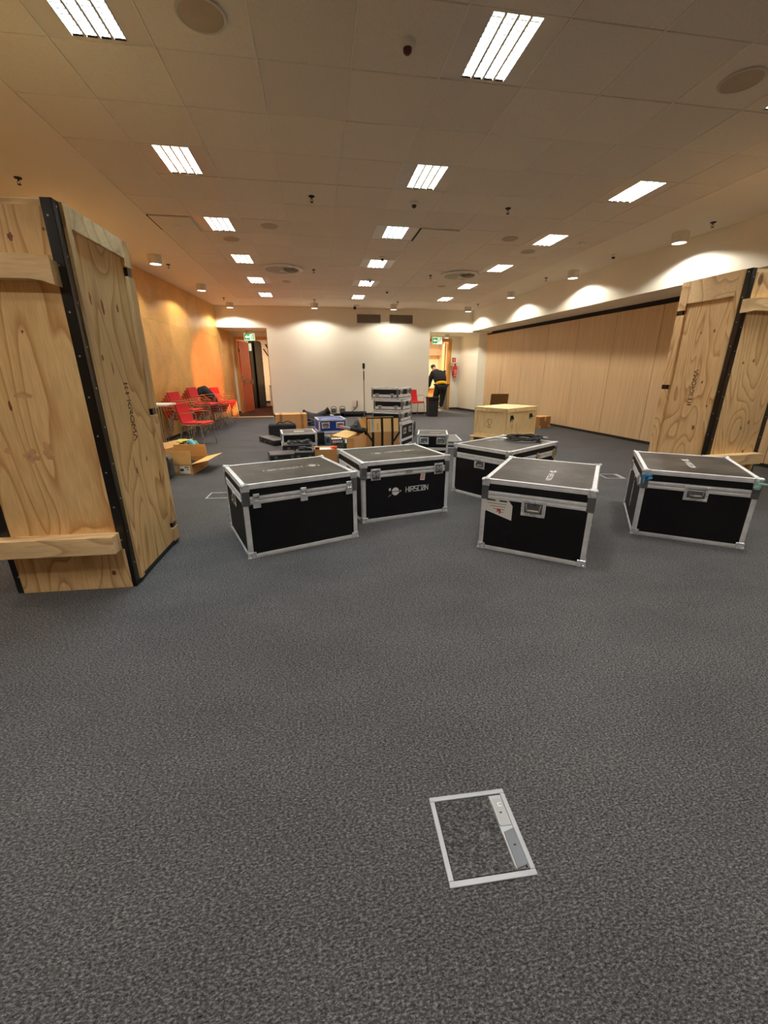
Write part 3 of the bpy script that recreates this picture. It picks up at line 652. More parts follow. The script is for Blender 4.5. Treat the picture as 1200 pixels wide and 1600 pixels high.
def make_case(label, x, y, a, w_, d, h, z0=0.0, belt=None, bw=.062, e=.035, body='blackpanel', top='toppanel', group=None, corner=True, cat='flight case'):
    """x,y = base centre, belt = height of the lid joint, bw = height of the double extrusion there"""
    g = thing('flight_case', label, cat, (x, y, z0), a, group)
    p = .003
    belt = h-.125 if belt is None else belt
    o = MB().span((-w_/2+p, -d/2+p, p), (w_/2-p, d/2-p, belt-.002)); body_o = o.obj('body', MAT[body], g)
    MB().span((-w_/2+p, -d/2+p, belt+.002), (w_/2-p, d/2-p, h-p-.002)).obj('lid', MAT[body], g)
    MB().span((-w_/2+e*.6, -d/2+e*.6, h-.006), (w_/2-e*.6, d/2-e*.6, h-.0035)).obj('lid_panel', MAT[top], g)
    # edge extrusions
    hx, hy = w_/2, d/2
    for s in (-1, 1):
        for z, nm in ((0, 'bottom_extrusion'), (h-e, 'lid_extrusion')):
            m = MB()
            m.span((-hx, s*hy, z), (hx, s*(hy-.004), z+e)); zz = z if z == 0 else h
            m.span((-hx, s*hy, zz), (hx, s*(hy-e), zz+(.004 if z == 0 else -.004)))
            m.span((-hx, s*(hy+.0015), z+e*.42), (hx, s*hy, z+e*.58)); m.obj(nm, MAT['alu'], g)
            m = MB()
            m.span((s*hx, -hy, z), (s*(hx-.004), hy, z+e)); m.span((s*hx, -hy, zz), (s*(hx-e), hy, zz+(.004 if z == 0 else -.004)))
            m.span((s*(hx+.0015), -hy, z+e*.42), (s*hx, hy, z+e*.58)); m.obj(nm, MAT['alu'], g)
        for sx, sy, nm in ((0, s, 'belt'), (s, 0, 'belt')):
            m = MB()
            for za, zb in ((belt-bw/2, belt-.0015), (belt+.0015, belt+bw/2)):
                n = .004
                if sy: m.span((-hx, sy*(hy+n*.4), za), (hx, sy*(hy-.004), zb)); m.span((-hx, sy*(hy+n), za+.35*(zb-za)), (hx, sy*hy, zb-.35*(zb-za)))
                else: m.span((sx*(hx+n*.4), -hy, za), (sx*(hx-.004), hy, zb)); m.span((sx*(hx+n), -hy, za+.35*(zb-za)), (sx*hx, hy, zb-.35*(zb-za)))
            m.obj(nm, MAT['alu'], g)
        for t in (-1, 1):
            m = MB(); X, Y = s*hx, t*hy
            for za, zb in ((e, belt-bw/2), (belt+bw/2, h-e)):
                if zb-za < .004: continue
                m.span((X+s*.001, Y+t*.001, za), (X-s*e, Y-t*.003, zb)); m.span((X+s*.001, Y+t*.001, za), (X-s*.003, Y-t*e, zb))
            zm = (belt-bw/2)*.5
            m.cyl((X-s*e*.5, Y, zm), (X-s*e*.5, Y+t*.004, zm), .004, 8); m.cyl((X, Y-t*e*.5, zm), (X+s*.004, Y-t*e*.5, zm), .004, 8)
            m.obj('corner_extrusion', MAT['alu'], g)
            if corner:
                k = min(1, h/.4)
                for z, sg in ((0, 1), (h, -1)):
                    m = MB(); L = .058*k
                    m.box((X-s*(L/2-.004), Y+t*.003, z+sg*(L/2-.004)), (L, .006, L), bev=.002); m.box((X+s*.003, Y-t*(L/2-.004), z+sg*(L/2-.004)), (.006, L, L), bev=.002)
                    if sg < 0: m.box((X-s*(L*.4), Y-t*(L*.4), h+.0015), (L*.8, L*.8, .004), bev=.0015)
                    m.blob((X-s*.004, Y-t*.004, z+sg*.006), (.017*k,)*3, 0, 0, sub=2)
                    m.cyl((X-s*L*.7, Y+t*.005, z+sg*L*.3), (X-s*L*.7, Y+t*.009, z+sg*L*.3), .004, 6); m.cyl((X-s*L*.3, Y+t*.005, z+sg*L*.7), (X-s*L*.3, Y+t*.009, z+sg*L*.7), .004, 6)
                    m.obj('ball_corner', MAT['chrome'], g, 35)
                if abs(h-belt) < .2:
                    m = MB(); L = .05*k; za, zb = belt-bw/2-.008, h-.05*k
                    m.span((X+s*.004, Y+t*.005, za), (X-s*L, Y, zb), bev=.0015); m.span((X+s*.005, Y+t*.004, za), (X, Y-t*L, zb), bev=.0015)
                    for q in (.25, .75):
                        z = za+(zb-za)*q; m.cyl((X-s*L*.7, Y+t*.004, z), (X-s*L*.7, Y+t*.009, z), .004, 6); m.cyl((X+s*.004, Y-t*L*.7, z), (X+s*.009, Y-t*L*.7, z), .004, 6)
                    m.obj('corner_brace', MAT['dish'], g)
    return g
def ctr(x, y, adeg, w_, d):
    a = rad(adeg); return x+math.cos(a)*w_/2-math.sin(a)*d/2, y+math.sin(a)*w_/2+math.cos(a)*d/2, a
def case_at(label, q, **k):
    x, y, ad, w_, d, h = q; cx, cy, a = ctr(x, y, ad, w_, d); return make_case(label, cx, cy, a, w_, d, h, **k)
def logo_on(g, M, size, mode='text', mat='print', th=None):
    mb = MB(); th = th or size*.16
    planet(mb, M, size*.72); mb.obj('planet_logo', MAT[mat], g)
    mb = MB(); strokes(mb, 'HIRSCON', M @ T(size*2.0, -size*.5, 0), size, th)
    return mb.obj('lettering', MAT[mat], g)

# A: left front
cs = case_at('black flight case at the left front with three latches on its long face', (-.591, 3.086, 20.2, .945, .80, .601))
F = face('front', .945, .80, .601)
for u in (-.375, -.0, .40): drawlatch(cs, F @ T(u, .475, .003), 1.05)
plate_handle(cs, face('left', .945, .80, .601) @ T(.0, .40, .0), .9)
logo_on(cs, face('top', .945, .80, .600) @ T(.235, .03, -.0035) @ RZ(PI), .048, mat='worn')
# B
cs = case_at('black flight case with the planet logo and white lettering on its front', (.380, 3.748, 13.8, .945, .775, .601))
F = face('front', .945, .775, .601)
for u in (-.335, .35): butterfly(cs, F @ T(u, .478, .004), 1.0)
mb = MB(); planet(mb, F @ T(-.125, .287, -.002), .038); mb.obj('planet_logo', MAT['print'], cs)
mb = MB(); strokes(mb, 'HIRSCON', F @ T(-.01, .268, -.002), .050, .0068, asp=.60, gap=.21); mb.obj('lettering', MAT['print'], cs)
mb = MB(); mb.box((0, 0, .0015), (.05, .075, .001), F @ T(.175, .41, -.003) @ RZ(-.12)); st = mb.obj('sticker', MAT['paper'], cs, label='white sticker with red print')
mb = MB()
for k in range(4): mb.box((-.002, .02-.014*k, .0024), (.036, .006, .001), F @ T(.175, .41, -.003) @ RZ(-.12))
mb.obj('sticker_print', MAT['redink'], st)
mb = MB(); mb.box((.02, .483, .006), (.09, .026, .003), F); mb.obj('label_plate', MAT['offwhite'], cs)
mb = MB(); [mb.box((-.015+.01*k, .483, .0078), (.006, .014, .001), F) for k in range(7)]; mb.obj('label_print', MAT['blackbar'], cs)
L_ = face('left', .945, .775, .601); mb = MB(); mb.box((0, .485, .005), (.12, .024, .003), L_); mb.obj('label_plate', MAT['offwhite'], cs)
mb = MB(); [mb.box((-.045+.013*k, .485, .0068), (.008, .014, .001), L_) for k in range(8)]; mb.obj('label_print', MAT['blackbar'], cs)
logo_on(cs, face('top', .945, .775, .600) @ T(-.15, .02, -.0035) @ RZ(.06), .046, mat='worn')
# C
cC = (1.599, 4.725, -57.8, .763, 1.023, .590)
cs = case_at('black flight case farther back with the coiled black cable on its lid', cC)
F = face('front', .763, 1.023, .59); plate_handle(cs, F @ T(.0, .40, 0), .85)
Rr = face('right', .763, 1.023, .59)
for u in (.06, .44): drawlatch(cs, Rr @ T(u-.0, .462, .003), 1.05, 'brass')
mb = MB(); strokes(mb, 'HIRSCON', face('top', .763, 1.023, .589) @ T(-.24, -.02, -.0035) @ RZ(rad(70)), .045, .009, .8, .15); mb.obj('lettering', MAT['worn'], cs)
# D
cs = case_at('black flight case in the middle right with a torn white shipping label', (1.278, 3.020, -36.9, .813, 1.0, .598))
F = face('front', .813, 1.0, .598); plate_handle(cs, F @ T(-.005, .405, 0), 1.05)
F2 = F @ T(-.375, .28, -.0025)
mb = MB(); mb.prism([(0, .155), (.175, .168), (.215, .12), (.215, 0), (0, .06)], 0, .0012, F2); st = mb.obj('shipping_label', MAT['paper'], cs, label='torn white shipping label with black and red print')
mb = MB()
for k, (a0, a1) in enumerate(((.01, .08), (.11, .17))): mb.box(((a0+a1)/2, .15, .0016), (a1-a0, .010, .0008), F2)
for k in range(4): mb.box((.09+.01*k, .125-.022*k, .0016), (.15-.03*k, .0035, .0008), F2)
mb.obj('label_print', MAT['blackbar'], st)
mb = MB(); mb.box((.11, .075, .0017), (.028, .02, .0008), F2); mb.box((.12, .06, .0017), (.012, .03, .0008), F2); mb.obj('label_stamp', MAT['redink'], st)
logo_on(cs, face('top', .813, 1.0, .597) @ T(.055, .02, -.0035) @ RZ(rad(-90)), .036)
# E
cE = (2.768, 3.087, -34.6, .807, .985, .597)
cs = case_at('black flight case at the far right with blue tape on one lid corner', cE)
F = face('front', .807, .985, .597); plate_handle(cs, F @ T(-.0, .43, 0), 1.0)
mb = MB(); mb.blob((-.375, .553, .010), (.038, .012, .004), 3, .5, M=F, sub=2); mb.blob((-.392, .515, .012), (.010, .034, .004), 5, .5, M=F, sub=2); mb.blob((-.352, .528, .014), (.022, .012, .005), 8, .6, M=F @ T(-.352, .528, 0) @ RZ(.7) @ T(.352, -.528, 0), sub=2); mb.obj('blue_tape', MAT['bluetape'], cs, label='scraps of blue tape')
mb = MB(); mb.blob((.378, .535, .012), (.026, .024, .005), 4, .5, M=F, sub=2); mb.blob((.405, .56, .014), (.034, .009, .006), 6, .5, M=F, sub=2); mb.blob((.372, .572, .012), (.010, .026, .006), 7, .5, M=F, sub=2); mb.obj('clear_tape', MAT['greentape'], cs, label='scraps of pale green tape')
logo_on(cs, face('top', .807, .985, .596) @ T(-.0, .16, -.0035) @ RZ(rad(-90)), .040)
L_ = face('left', .807, .985, .597); logo_on(cs, L_ @ T(-.03, .44, -.0025) @ RZ(rad(-90)), .034)
butterfly(cs, L_ @ T(.33, .475, .003), .9); butterfly(cs, L_ @ T(-.33, .475, .003), .9)

# cable coil on C
cx, cy, ca = ctr(*cC[:3], cC[3], cC[4])
g = thing('coiled_cable', 'coil of black cable lying on the lid of the farther flight case', 'cable', (2.54, 4.83, .590), rad(-15))
pts = []
for i in range(240):
    t = i/240*2*PI*7.5; r = .165+.028*math.sin(i*.37)+.012*math.sin(i*1.3)
    pts.append((r*1.1*math.cos(t), r*math.sin(t), .012+.022*(i/240)+.016*abs(math.sin(i*.61))))
MB().tube(pts, .0095, 6).obj('cable', MAT['rubber'], g, 50)
for pa, pb in (((-.19, -.02, .02), (-.27, .02, .014)), ((.2, .08, .02), (.28, .13, .014))):
    mb = MB(); mb.tube([pa, pb], .009, 6); d = (Vector(pb)-Vector(pa)).normalized(); mb.cyl(pb, tuple(Vector(pb)+d*.05), .011, 8); mb.obj('plug', MAT['chrome'], g, 40)

# ------------------------------------------------------------------ tall plywood crates
def crate(label, x, y, a, w_, d, side, h=2.26, z0=0.0, dtop=.11, plyname='ply', knots=(), dirt=()):
    """local frame: front (-y) carries the skid boards, side (+1 right / -1 left) the branded face"""
    g = thing('shipping_crate', label, 'crate', (x, y, z0), a)
    hx, hy = w_/2, d/2; zb = .0 if z0 == 0 else .02
    MB().span((-hx+.012, -hy+.012, .03), (hx-.012, hy-.012, h-.03)).obj('core', MAT[plyname], g)
    # front: lower board, main sheet, top batten
    MB().span((-hx+.052, -hy-.008, .285), (hx-.052, -hy+.012, 2.0), bev=.001).obj('front_sheet', MAT[plyname], g)
    MB().span((-hx+.052, -hy-.004, 2.0), (hx-.052, -hy+.012, h-.035), bev=.001).obj('upper_sheet', MAT['ply2'], g)
    MB().span((-hx+.035, -hy-.018, -z0*.0+.0), (hx-.02, -hy+.012, .285), bev=.001).obj('lower_board', MAT['ply2'], g)
    MB().span((-hx+.052, -hy+.0, h-.034), (hx-.052, -hy+.05, h-.004), bev=.001).obj('top_batten', MAT['plyH'], g)
    m = MB()      # skids with curved ends
    for z1, z2, dep, nm in ((1.874, 1.989, .075, 'upper_skid'), (.285, .405, .095, 'lower_skid')):
        n = 8; X0 = -hx-.03 ; X1 = hx-.035
        if nm == 'upper_skid':
            top_ = [(X0, z2-.01)]+[(X0+.12, z2)]+[(X1-.10, z2)]+[(X1, z2-.022)]
            bot = [(X1, z1-.03), (X1-.06, z1-.008), (X1-.12, z1), (X0+.1, z1), (X0, z1-.02)]
            m = MB(); m.prism([(p[0], p[1]) for p in top_+bot], 0, dep, Matrix(((1,0,0,0),(0,0,-1,-hy-.008),(0,1,0,0),(0,0,0,1))))
        else:
            m = MB(); m.span((X0-.01, -hy-.008-dep, z1), (X1, -hy-.008, z2), bev=.003)
        m.obj('skid_board', MAT['plyH'], g)
    # branded side (inset panel in a frame)
    S = face('right' if side > 0 else 'left', w_, d, h)
    k = side                       # +u goes away from the front on the right face; mirrored on the left
    P = lambda s0, z_0, n0, s1, z_1, n1: ((-hy*1+0)*0+ (k*(s0-hy)), z_0, n0, (k*(s1-hy)), z_1, n1)
    def slab(s0, za, s1, zb_, n0, n1, nm, mat, bev=.001):
        q = P(s0, za, n0, s1, zb_, n1)
        return MB().span((min(q[0], q[3]), q[1], q[2]), (max(q[0], q[3]), q[4], q[5]), S, bev).obj(nm, MAT[mat], g)
    st = d-.105
    slab(.095, .035, st, h-dtop, -.012, .0, 'panel', plyname)
    slab(.045, .035, .095, h-.0, -.012, .022, 'stile', 'ply2')
    slab(.095, h-dtop, st, h-.0, -.012, .022, 'top_rail', 'plyH')
    zs = [(.04, .15), (.20, 1.09), (1.14, 2.04 if dtop < .15 else 1.91), (2.10 if dtop < .15 else 1.96, h)]
    for za, zb_ in zs: slab(st, za, d-.0, zb_, -.012, .024, 'stile', 'ply2', .002)
    for (a0, a1), (b0, b1) in zip(zs, zs[1:]): slab(st+.035, a1, d-.01, b0, -.01, .014, 'strap', 'bsteel')
    slab(.0, .0 if z0 == 0 else .0, d, .036, .0, .006, 'base_angle', 'bsteel', .001)
    # black corner angles with screws
    for sx in (-1, 1):
        for sy in (-1, 1):
            m = MB(); t = .005
            m.span((sx*(hx+t), sy*(hy+t+.008), .0), (sx*(hx-.052), sy*(hy-.0), h)); m.span((sx*(hx+t+.0), sy*(hy+t+.008), .0), (sx*hx, sy*(hy-.048), h))
            o = m.obj('corner_angle', MAT['bsteel'], g)
            m = MB()
            for i in range(10):
                z = .12+(h-.2)*i/9
                m.cyl((sx*(hx-.028), sy*(hy+.012), z), (sx*(hx-.028), sy*(hy+.016), z), .0055, 8); m.cyl((sx*(hx+.004), sy*(hy-.02), z+.05), (sx*(hx+.008), sy*(hy-.02), z+.05), .0055, 8)
            m.obj('screws', MAT['screw'], o, kind='stuff')
    # brand: reads downwards on the right face, upwards on the left face
    if side > 0: M = S @ T(.370-hy+.075, 1.34, .0) @ RZ(-PI/2)
    else: M = S @ T(-(.36-hy)-.0, .92, .0) @ RZ(PI/2)
    m = MB()
    s = .062
    if side > 0: M = S @ T(.385-hy, 1.335, .0) @ RZ(-PI/2)
    else: M = S @ T(-(.31-hy), .925, .0) @ RZ(PI/2)
    m.box((.004, .028, .0006), (.011, .05, .0012), M); m.box((.066, .028, .0006), (.011, .05, .0012), M)
    strokes(m, '<', M @ T(.022, .005, 0), .046, .007, .6)
    m.obj('burnt_logo', MAT['ink'], g); m = MB()
    strokes(m, 'kroma', M @ T(.115, .004, 0), .048, .0065, 1.0, .26)
    m.obj('burnt_lettering', MAT['ink'], g)
    Ff = face('front', w_, d, h)
    def spot(sd, s_, z_, a_, b_, nm, mat, rag, sd_):
        if sd == 'side': M = S @ T(k*(s_-hy), z_, .0002)
        else: M = Ff @ T(k*(hx-s_), z_, (.0185 if z_ < .285 else .0085 if z_ < 2.0 else .0045)-.0003)
        pl = []
        for q in range(18):
            t = 2*PI*q/18; j = 1+rag*noise.noise(Vector((math.cos(t)*1.7+sd_*3.1, math.sin(t)*1.7, sd_)))
            pl.append((a_*j*math.cos(t), b_*j*math.sin(t)))
        MB().prism(pl, 0, .0006, M).obj(nm, MAT[mat], g)
    for q, (sd, s_, z_, a_, b_) in enumerate(knots): spot(sd, s_, z_, a_, b_, 'knot', 'knot', .5, q+1)
    for q, (sd, s_, z_, a_, b_) in enumerate(dirt): spot(sd, s_, z_, a_, b_, 'dirt_patch', 'dirt', .6, q+20)
    return g
def rot2(a, x, y): return math.cos(a)*x-math.sin(a)*y, math.sin(a)*x+math.cos(a)*y
a = rad(-1.8); dx, dy = rot2(a, -.37, .406)
crate('tall pine plywood crate filling the left edge of the view', -1.306+dx, 2.777+dy, a, .74, .812, +1,
      knots=[('side', .31, 1.79, .012, .04), ('side', .51, 1.81, .013, .025), ('side', .18, 1.82, .008, .035), ('side', .18, 1.49, .009, .02), ('side', .28, 1.43, .005, .04), ('side', .31, .80, .004, .05), ('side', .33, .74, .012, .02), ('side', .52, .79, .008, .018),
             ('front', .24, 2.08, .014, .02), ('front', .07, 2.12, .008, .008), ('front', .12, .115, .014, .017), ('front', .3, 1.62, .006, .008), ('front', .47, 1.22, .008, .03)],
      dirt=[('front', .43, .92, .045, .04), ('front', .33, .95, .03, .045), ('front', .55, .96, .02, .022), ('front', .38, 1.28, .045, .02)])
a = rad(4.1); dx, dy = rot2(a, .37, .37)
g = crate('tall pine plywood crate at the right edge, standing on castors', 4.30+dx, 3.975+dy, a, .74, .74, -1, z0=.105, dtop=.235, plyname='ply2',
      knots=[('side', .24, 1.71, .012, .016), ('side', .39, 1.70, .009, .012), ('side', .24, 1.18, .010, .015), ('side', .22, .68, .016, .03), ('side', .12, .93, .010, .014),
             ('front', .19, 1.38, .010, .016), ('front', .32, 1.40, .010, .016), ('front', .40, .69, .011, .018), ('front', .49, .75, .013, .024), ('front', .52, .41, .013, .03), ('front', .42, .37, .010, .018)])
for sx in (-1, 1):
    for sy in (-1, 1):
        M = T(sx*.28, sy*.28, -.105)
        m = MB(); m.cyl((-.016, 0, .042), (.016, 0, .042), .042, 18, M=M); m.span((-.024, -.02, .042), (-.018, .02, .105), M); m.span((.018, -.02, .042), (.024, .02, .105), M); m.span((-.05, -.05, .1), (.05, .05, .105), M)
        m.obj('castor', MAT['rubber'], g, 40)

# wooden case on a pallet
q = (3.251, 8.422, -58.9, .80, 1.08, .59); cx, cy, a = ctr(*q[:5])
g = thing('pallet', 'low wooden pallet under the plywood box with black handles', 'pallet', (cx-.03, cy-.02, 0), a)
for k in range(7): MB().box((0, -.50+k*.167, .108), (.90, .13, .02), bev=.002).obj('plank', MAT['plyH'], g)
for s in (-1, 0, 1): MB().box((s*.38, 0, .049), (.09, 1.12, .096), bev=.002).obj('bearer', MAT['plyH'], g)
g = thing('plywood_box', 'plywood transport box with two black handles standing on a pallet', 'wooden box', (cx, cy, .119), a)
MB().span((-.385, -.525, .0), (.385, .525, .585)).obj('body', MAT['plyc'], g)
MB().span((-.40, -.54, .575), (.40, .54, .595), bev=.002).obj('lid', MAT['plyc'], g)
for sd, W in (('front', .80), ('right', 1.08), ('left', 1.08), ('back', .8)):
    S = face(sd, .77, 1.05, .59)
    hw = W/2
    for u0, u1, v0, v1, nm in ((-hw, -hw+.07, 0, .575, 'stile'), (hw-.07, hw, 0, .575, 'stile'), (-hw+.07, hw-.07, 0, .06, 'rail'), (-hw+.07, hw-.07, .515, .575, 'rail')):
        MB().span((u0, v0, 0), (u1, v1, .015), S, .001).obj(nm, MAT['plyc'], g)
S = face('right', .77, 1.05, .59)
for u in (-.36, .33):
    m = MB(); m.box((u, .40, .005), (.10, .11, .008), S, .002); m.tube([(u-.04, .43, .008), (u-.04, .385, .03), (u+.04, .385, .03), (u+.04, .43, .008)], .008, 6, M=S); m.obj('handle', MAT['black'], g, 40)
    MB().box((u, .365, .011), (.07, .025, .004), S).obj('handle_plate', MAT['offwhite'], g)
S = face('front', .77, 1.05, .59); m = MB()
m.tube([(-.02+.06*math.cos(t), .31+.06*math.sin(t), .001) for t in [k*PI/8 for k in range(-5, 10)]], .004, 4, M=S); m.box((-.03, .30, .001), (.008, .12, .001), S); m.box((-.02, .215, .001), (.12, .008, .001), S); m.box((-.02, .19, .001), (.07, .006, .001), S)
m.obj('stamp', MAT['ink'], g)

# ------------------------------------------------------------------ smaller flight cases in the middle
def small_case(label, q, z0, belt, handles=(), latches=(), group=None, body='blackpanel', top='toppanel', hs=.62, bw=.05, e=.03):
    cs = case_at(label, q, z0=z0, belt=belt, bw=bw, e=e, body=body, top=top, group=group)
    for sd, u, v in handles: plate_handle(cs, face(sd, q[3], q[4], q[5]) @ T(u, v, 0), hs)
    for sd, u, v in latches: butterfly(cs, face(sd, q[3], q[4], q[5]) @ T(u, v, .003), .8)
    return cs
GS = 'flight cases stacked before the back wall'
small_case('bottom flight case of the tall stack by the red chair', (1.06, 8.22, -33, .62, .66, .445), 0, .13, (('right', -.15, .30), ('right', .15, .30)), (('front', -.2, .14), ('front', .2, .14)), GS, hs=.9)
small_case('second flight case from the bottom of the tall stack', (1.06, 8.25, -32, .60, .62, .215), .446, .07, (('right', -.16, .135), ('right', .16, .135)), (('front', -.17, .07), ('front', .17, .07)), GS, hs=.75)
small_case('third flight case from the bottom, second from the top of the tall stack', (1.11, 8.33, -31, .60, .53, .22), .662, .07, (('right', -.14, .14), ('right', .14, .14)), (('front', -.17, .07), ('front', .17, .07)), GS, hs=.75)
small_case('topmost flight case of the tall stack', (1.085, 8.45, -35.3, .575, .66, .22), .883, .07, (('right', -.17, .14), ('right', .17, .14)), (('front', -.16, .07), ('front', .16, .07)), GS, hs=.75)
cs = small_case('small black flight case with two handles right of the tall stack', (1.72, 7.13, -15, .545, .60, .355), 0, .10, (('front', -.15, .245), ('front', .15, .245)), hs=.95)
mb = MB(); strokes(mb, 'HIRSCON', face('top', .545, .6, .354) @ T(-.05, -.0, -.0035) @ RZ(-.1), .03, .008, .8, .15); mb.obj('lettering', MAT['print'], cs)
MB().box((0, .0, .0035), (.2, .13, .002), face('front', .545, .6, .355)).data if False else None
small_case('low flat case with grey top between the tall stack and the farther flight case', (2.20, 7.65, -10, .52, .8, .15), 0, .08, bw=.04)
cs = small_case('flight case with grey lid and open black front beside the black hard cases', (-.699, 8.093, 7.3, .66, .62, .285), 0, .07, (), (('front', -.2, .075), ('front', .2, .075)))
MB().box((.02, .0, -.0035+.002), (.2, .1, .002), face('top', .66, .62, .285)).obj('label', MAT['paper'], cs, label='white label on the lid')
small_case('low silver-edged case under the blue flight case', (.0, 8.84, 7.9, .64, .66, .115), 0, .06, bw=.05)
cs = small_case('blue flight case with two chrome handles and a blue lid', (.009, 8.87, 7.9, .60, .62, .335), .116, .07, (('front', -.155, .215), ('front', .155, .215)), body='bluepanel', top='bluepanel', hs=1.0)
mb = MB(); strokes(mb, 'HIRSCON', face('top', .6, .62, .334) @ T(-.18, -.05, -.0035), .06, .014, .8, .15); mb.obj('lettering', MAT['print'], cs)

# ------------------------------------------------------------------ cartons
def carton(label, x, y, a, w_, d, h, flaps=(None,)*4, z0=0, name='cardboard_box', mat='card', group=None, floor_=True):
    """flaps: front, right, back, left -> (angle from horizontal outwards in degrees, length) or None"""
    g = thing(name, label, 'cardboard box', (x, y, z0), a, group); t = .006
    m = MB(); hx, hy = w_/2, d/2
    m.span((-hx, -hy, 0), (hx, -hy+t, h)); m.span((-hx, hy-t, 0), (hx, hy, h)); m.span((-hx, -hy+t, 0), (-hx+t, hy-t, h)); m.span((hx-t, -hy+t, 0), (hx, hy-t, h)); m.span((-hx+t, -hy+t, 0), (hx-t, hy-t, t))
    m.obj('body', MAT[mat], g)
    for (sd, W), fl in zip((('front', w_), ('right', d), ('back', w_), ('left', d)), flaps):
        if fl is None: continue
        an, L = fl
        F = face(sd, w_, d, h) @ T(0, h, -t/2) @ RX(rad(90-an) if True else 0)
        # after the turn +v points along the flap
        MB().span((-W/2+.004, .0, -t/2), (W/2-.004, L, t/2), F).obj('flap', MAT['card2'], g)
    return g
# N, brown taped carton
g = carton('closed brown cardboard box with vertical parcel tape before the back wall', -.70, 11.27, rad(5.5), .80, .50, .37, ((180, .245), None, (180, .245), None))
for u in (-.26, .27): MB().span((u-.035, 0, 0), (u+.035, .371, .0012), face('front', .80, .50, .37)).obj('tape', MAT['cardd'], g)
for u in (-.26, .27): MB().span((u-.035, -.25, 0), (u+.035, .25, .0012), face('top', .80, .50, .377)).obj('tape', MAT['cardd'], g)
m = MB(); m.span((-.39, -.02, 0), (.39, .03, .002), face('top', .80, .5, .377)); m.obj('tape', MAT['cardd'], g)
# K, taped carton with standing flaps
g = carton('large open cardboard box striped with black tape before the case stack', 1.085, 7.30, rad(6), .58, .42, .42, ((97, .235), None, (100, .22), (70, .22)))
F = face('front', .58, .42, .42)
for u in (-.185, -.02, .165): MB().span((u-.021, .0, 0), (u+.021, .42, .0012), F).obj('tape', MAT['ptape'], g)
Ff = F @ T(0, .42, -.003) @ RX(rad(-7))
for u in (-.185, -.02, .165): MB().span((u-.021, .0, .0), (u+.021, .235, .0048), Ff).obj('tape', MAT['ptape'] if u > -.1 else MAT['silver'], g)
m = MB(); m.span((-.29, .225, -.004), (.29, .245, .005), Ff); m.span((-.292, 0, -.004), (-.275, .24, .005), Ff); m.span((.275, 0, -.004), (.292, .24, .005), Ff); m.obj('tape', MAT['ptape'], g)
for s in (-1, 1): MB().box((0, 0, 0), (.20, .035, .0014), F @ T(s*.24, .33, .001) @ RZ(s*rad(55))).obj('tape', MAT['ptape'], g)
m = MB(); [m.box((-.245+.0, .03+.022*k, .0045), (.012, .015, .001), Ff) for k in range(8)]; [m.box((-.10, .04+.02*k, .0045), (.018, .008, .001), Ff) for k in range(6)]; m.obj('print', MAT['ink'], g)
# K2 beside
g = carton('narrow cardboard box with a wide flap folded out, left of the striped box', .60, 6.76, rad(-21), .12, .66, .42, (None, None, None, (8, .24)))
bb = thing('camera_monopod', 'black tool with grey grip and pink tip lying over the cardboard boxes', 'tool', (0, 0, 0))
MB().cyl((.38, 6.95, .535), (.52, 6.98, .50), .026, 12).obj('grip', MAT['galv'], bb, 40); MB().cyl((.36, 6.945, .539), (.385, 6.95, .535), .03, 12).obj('tip', plain('pink_rubber', srgb(206, 90, 90), .6), bb, 40)
MB().tube([(.52, 6.98, .50), (.62, 7.0, .475), (.78, 7.12, .44), (.85, 7.2, .40)], .035, 8, rs=[.024, .036, .055, .06]).obj('sleeve', MAT['cloth'], bb, 50)
# small open grey box, green crate, brown box with papers
g = carton('small grey and white open box with a hand hole', .335, 8.0, rad(5), .235, .22, .19, (None, None, (100, .07), (60, .06)), mat='grey')
MB().box((0, .105, .0005), (.085, .03, .001), face('front', .235, .22, .19)).obj('hand_hole', MAT['dark'], g)
m = MB(); [m.box((-.08+.04*k, 0, .16), (.03, .18, .04), RX(.2)) for k in range(5)]; m.obj('contents', MAT['paper'], g)
g = thing('storage_crate', 'dark green plastic crate full of white packaging', 'crate', (.60, 7.95, 0), rad(4))
m = MB(); m.span((-.12, -.1, 0), (.12, .1, .006)); m.span((-.12, -.1, 0), (.12, -.094, .12)); m.span((-.12, .094, 0), (.12, .1, .12)); m.span((-.12, -.1, 0), (-.114, .1, .12)); m.span((.114, -.1, 0), (.12, .1, .12)); m.span((-.125, -.106, .105), (.125, -.1, .12)); m.obj('body', MAT['dgreen'], g)
m = MB(); m.blob((-.04, 0, .11), (.07, .08, .06), 3, .5, sub=3); m.blob((.05, .0, .11), (.06, .08, .05), 4, .5, sub=3); m.obj('packaging', MAT['paper'], g)
g = carton('open brown cardboard box with papers and an orange wrapper, between two flight cases', .10, 6.62, rad(-1), .355, .30, .25, (None, None, (178, .06), None))
MB().box((.03, 0, .235), (.26, .2, .012), RX(.03)).obj('paper', MAT['paper'], g); m = MB(); m.blob((.125, -.02, .255), (.045, .05, .03), 6, .5); m.obj('wrapper', MAT['orange'], g)
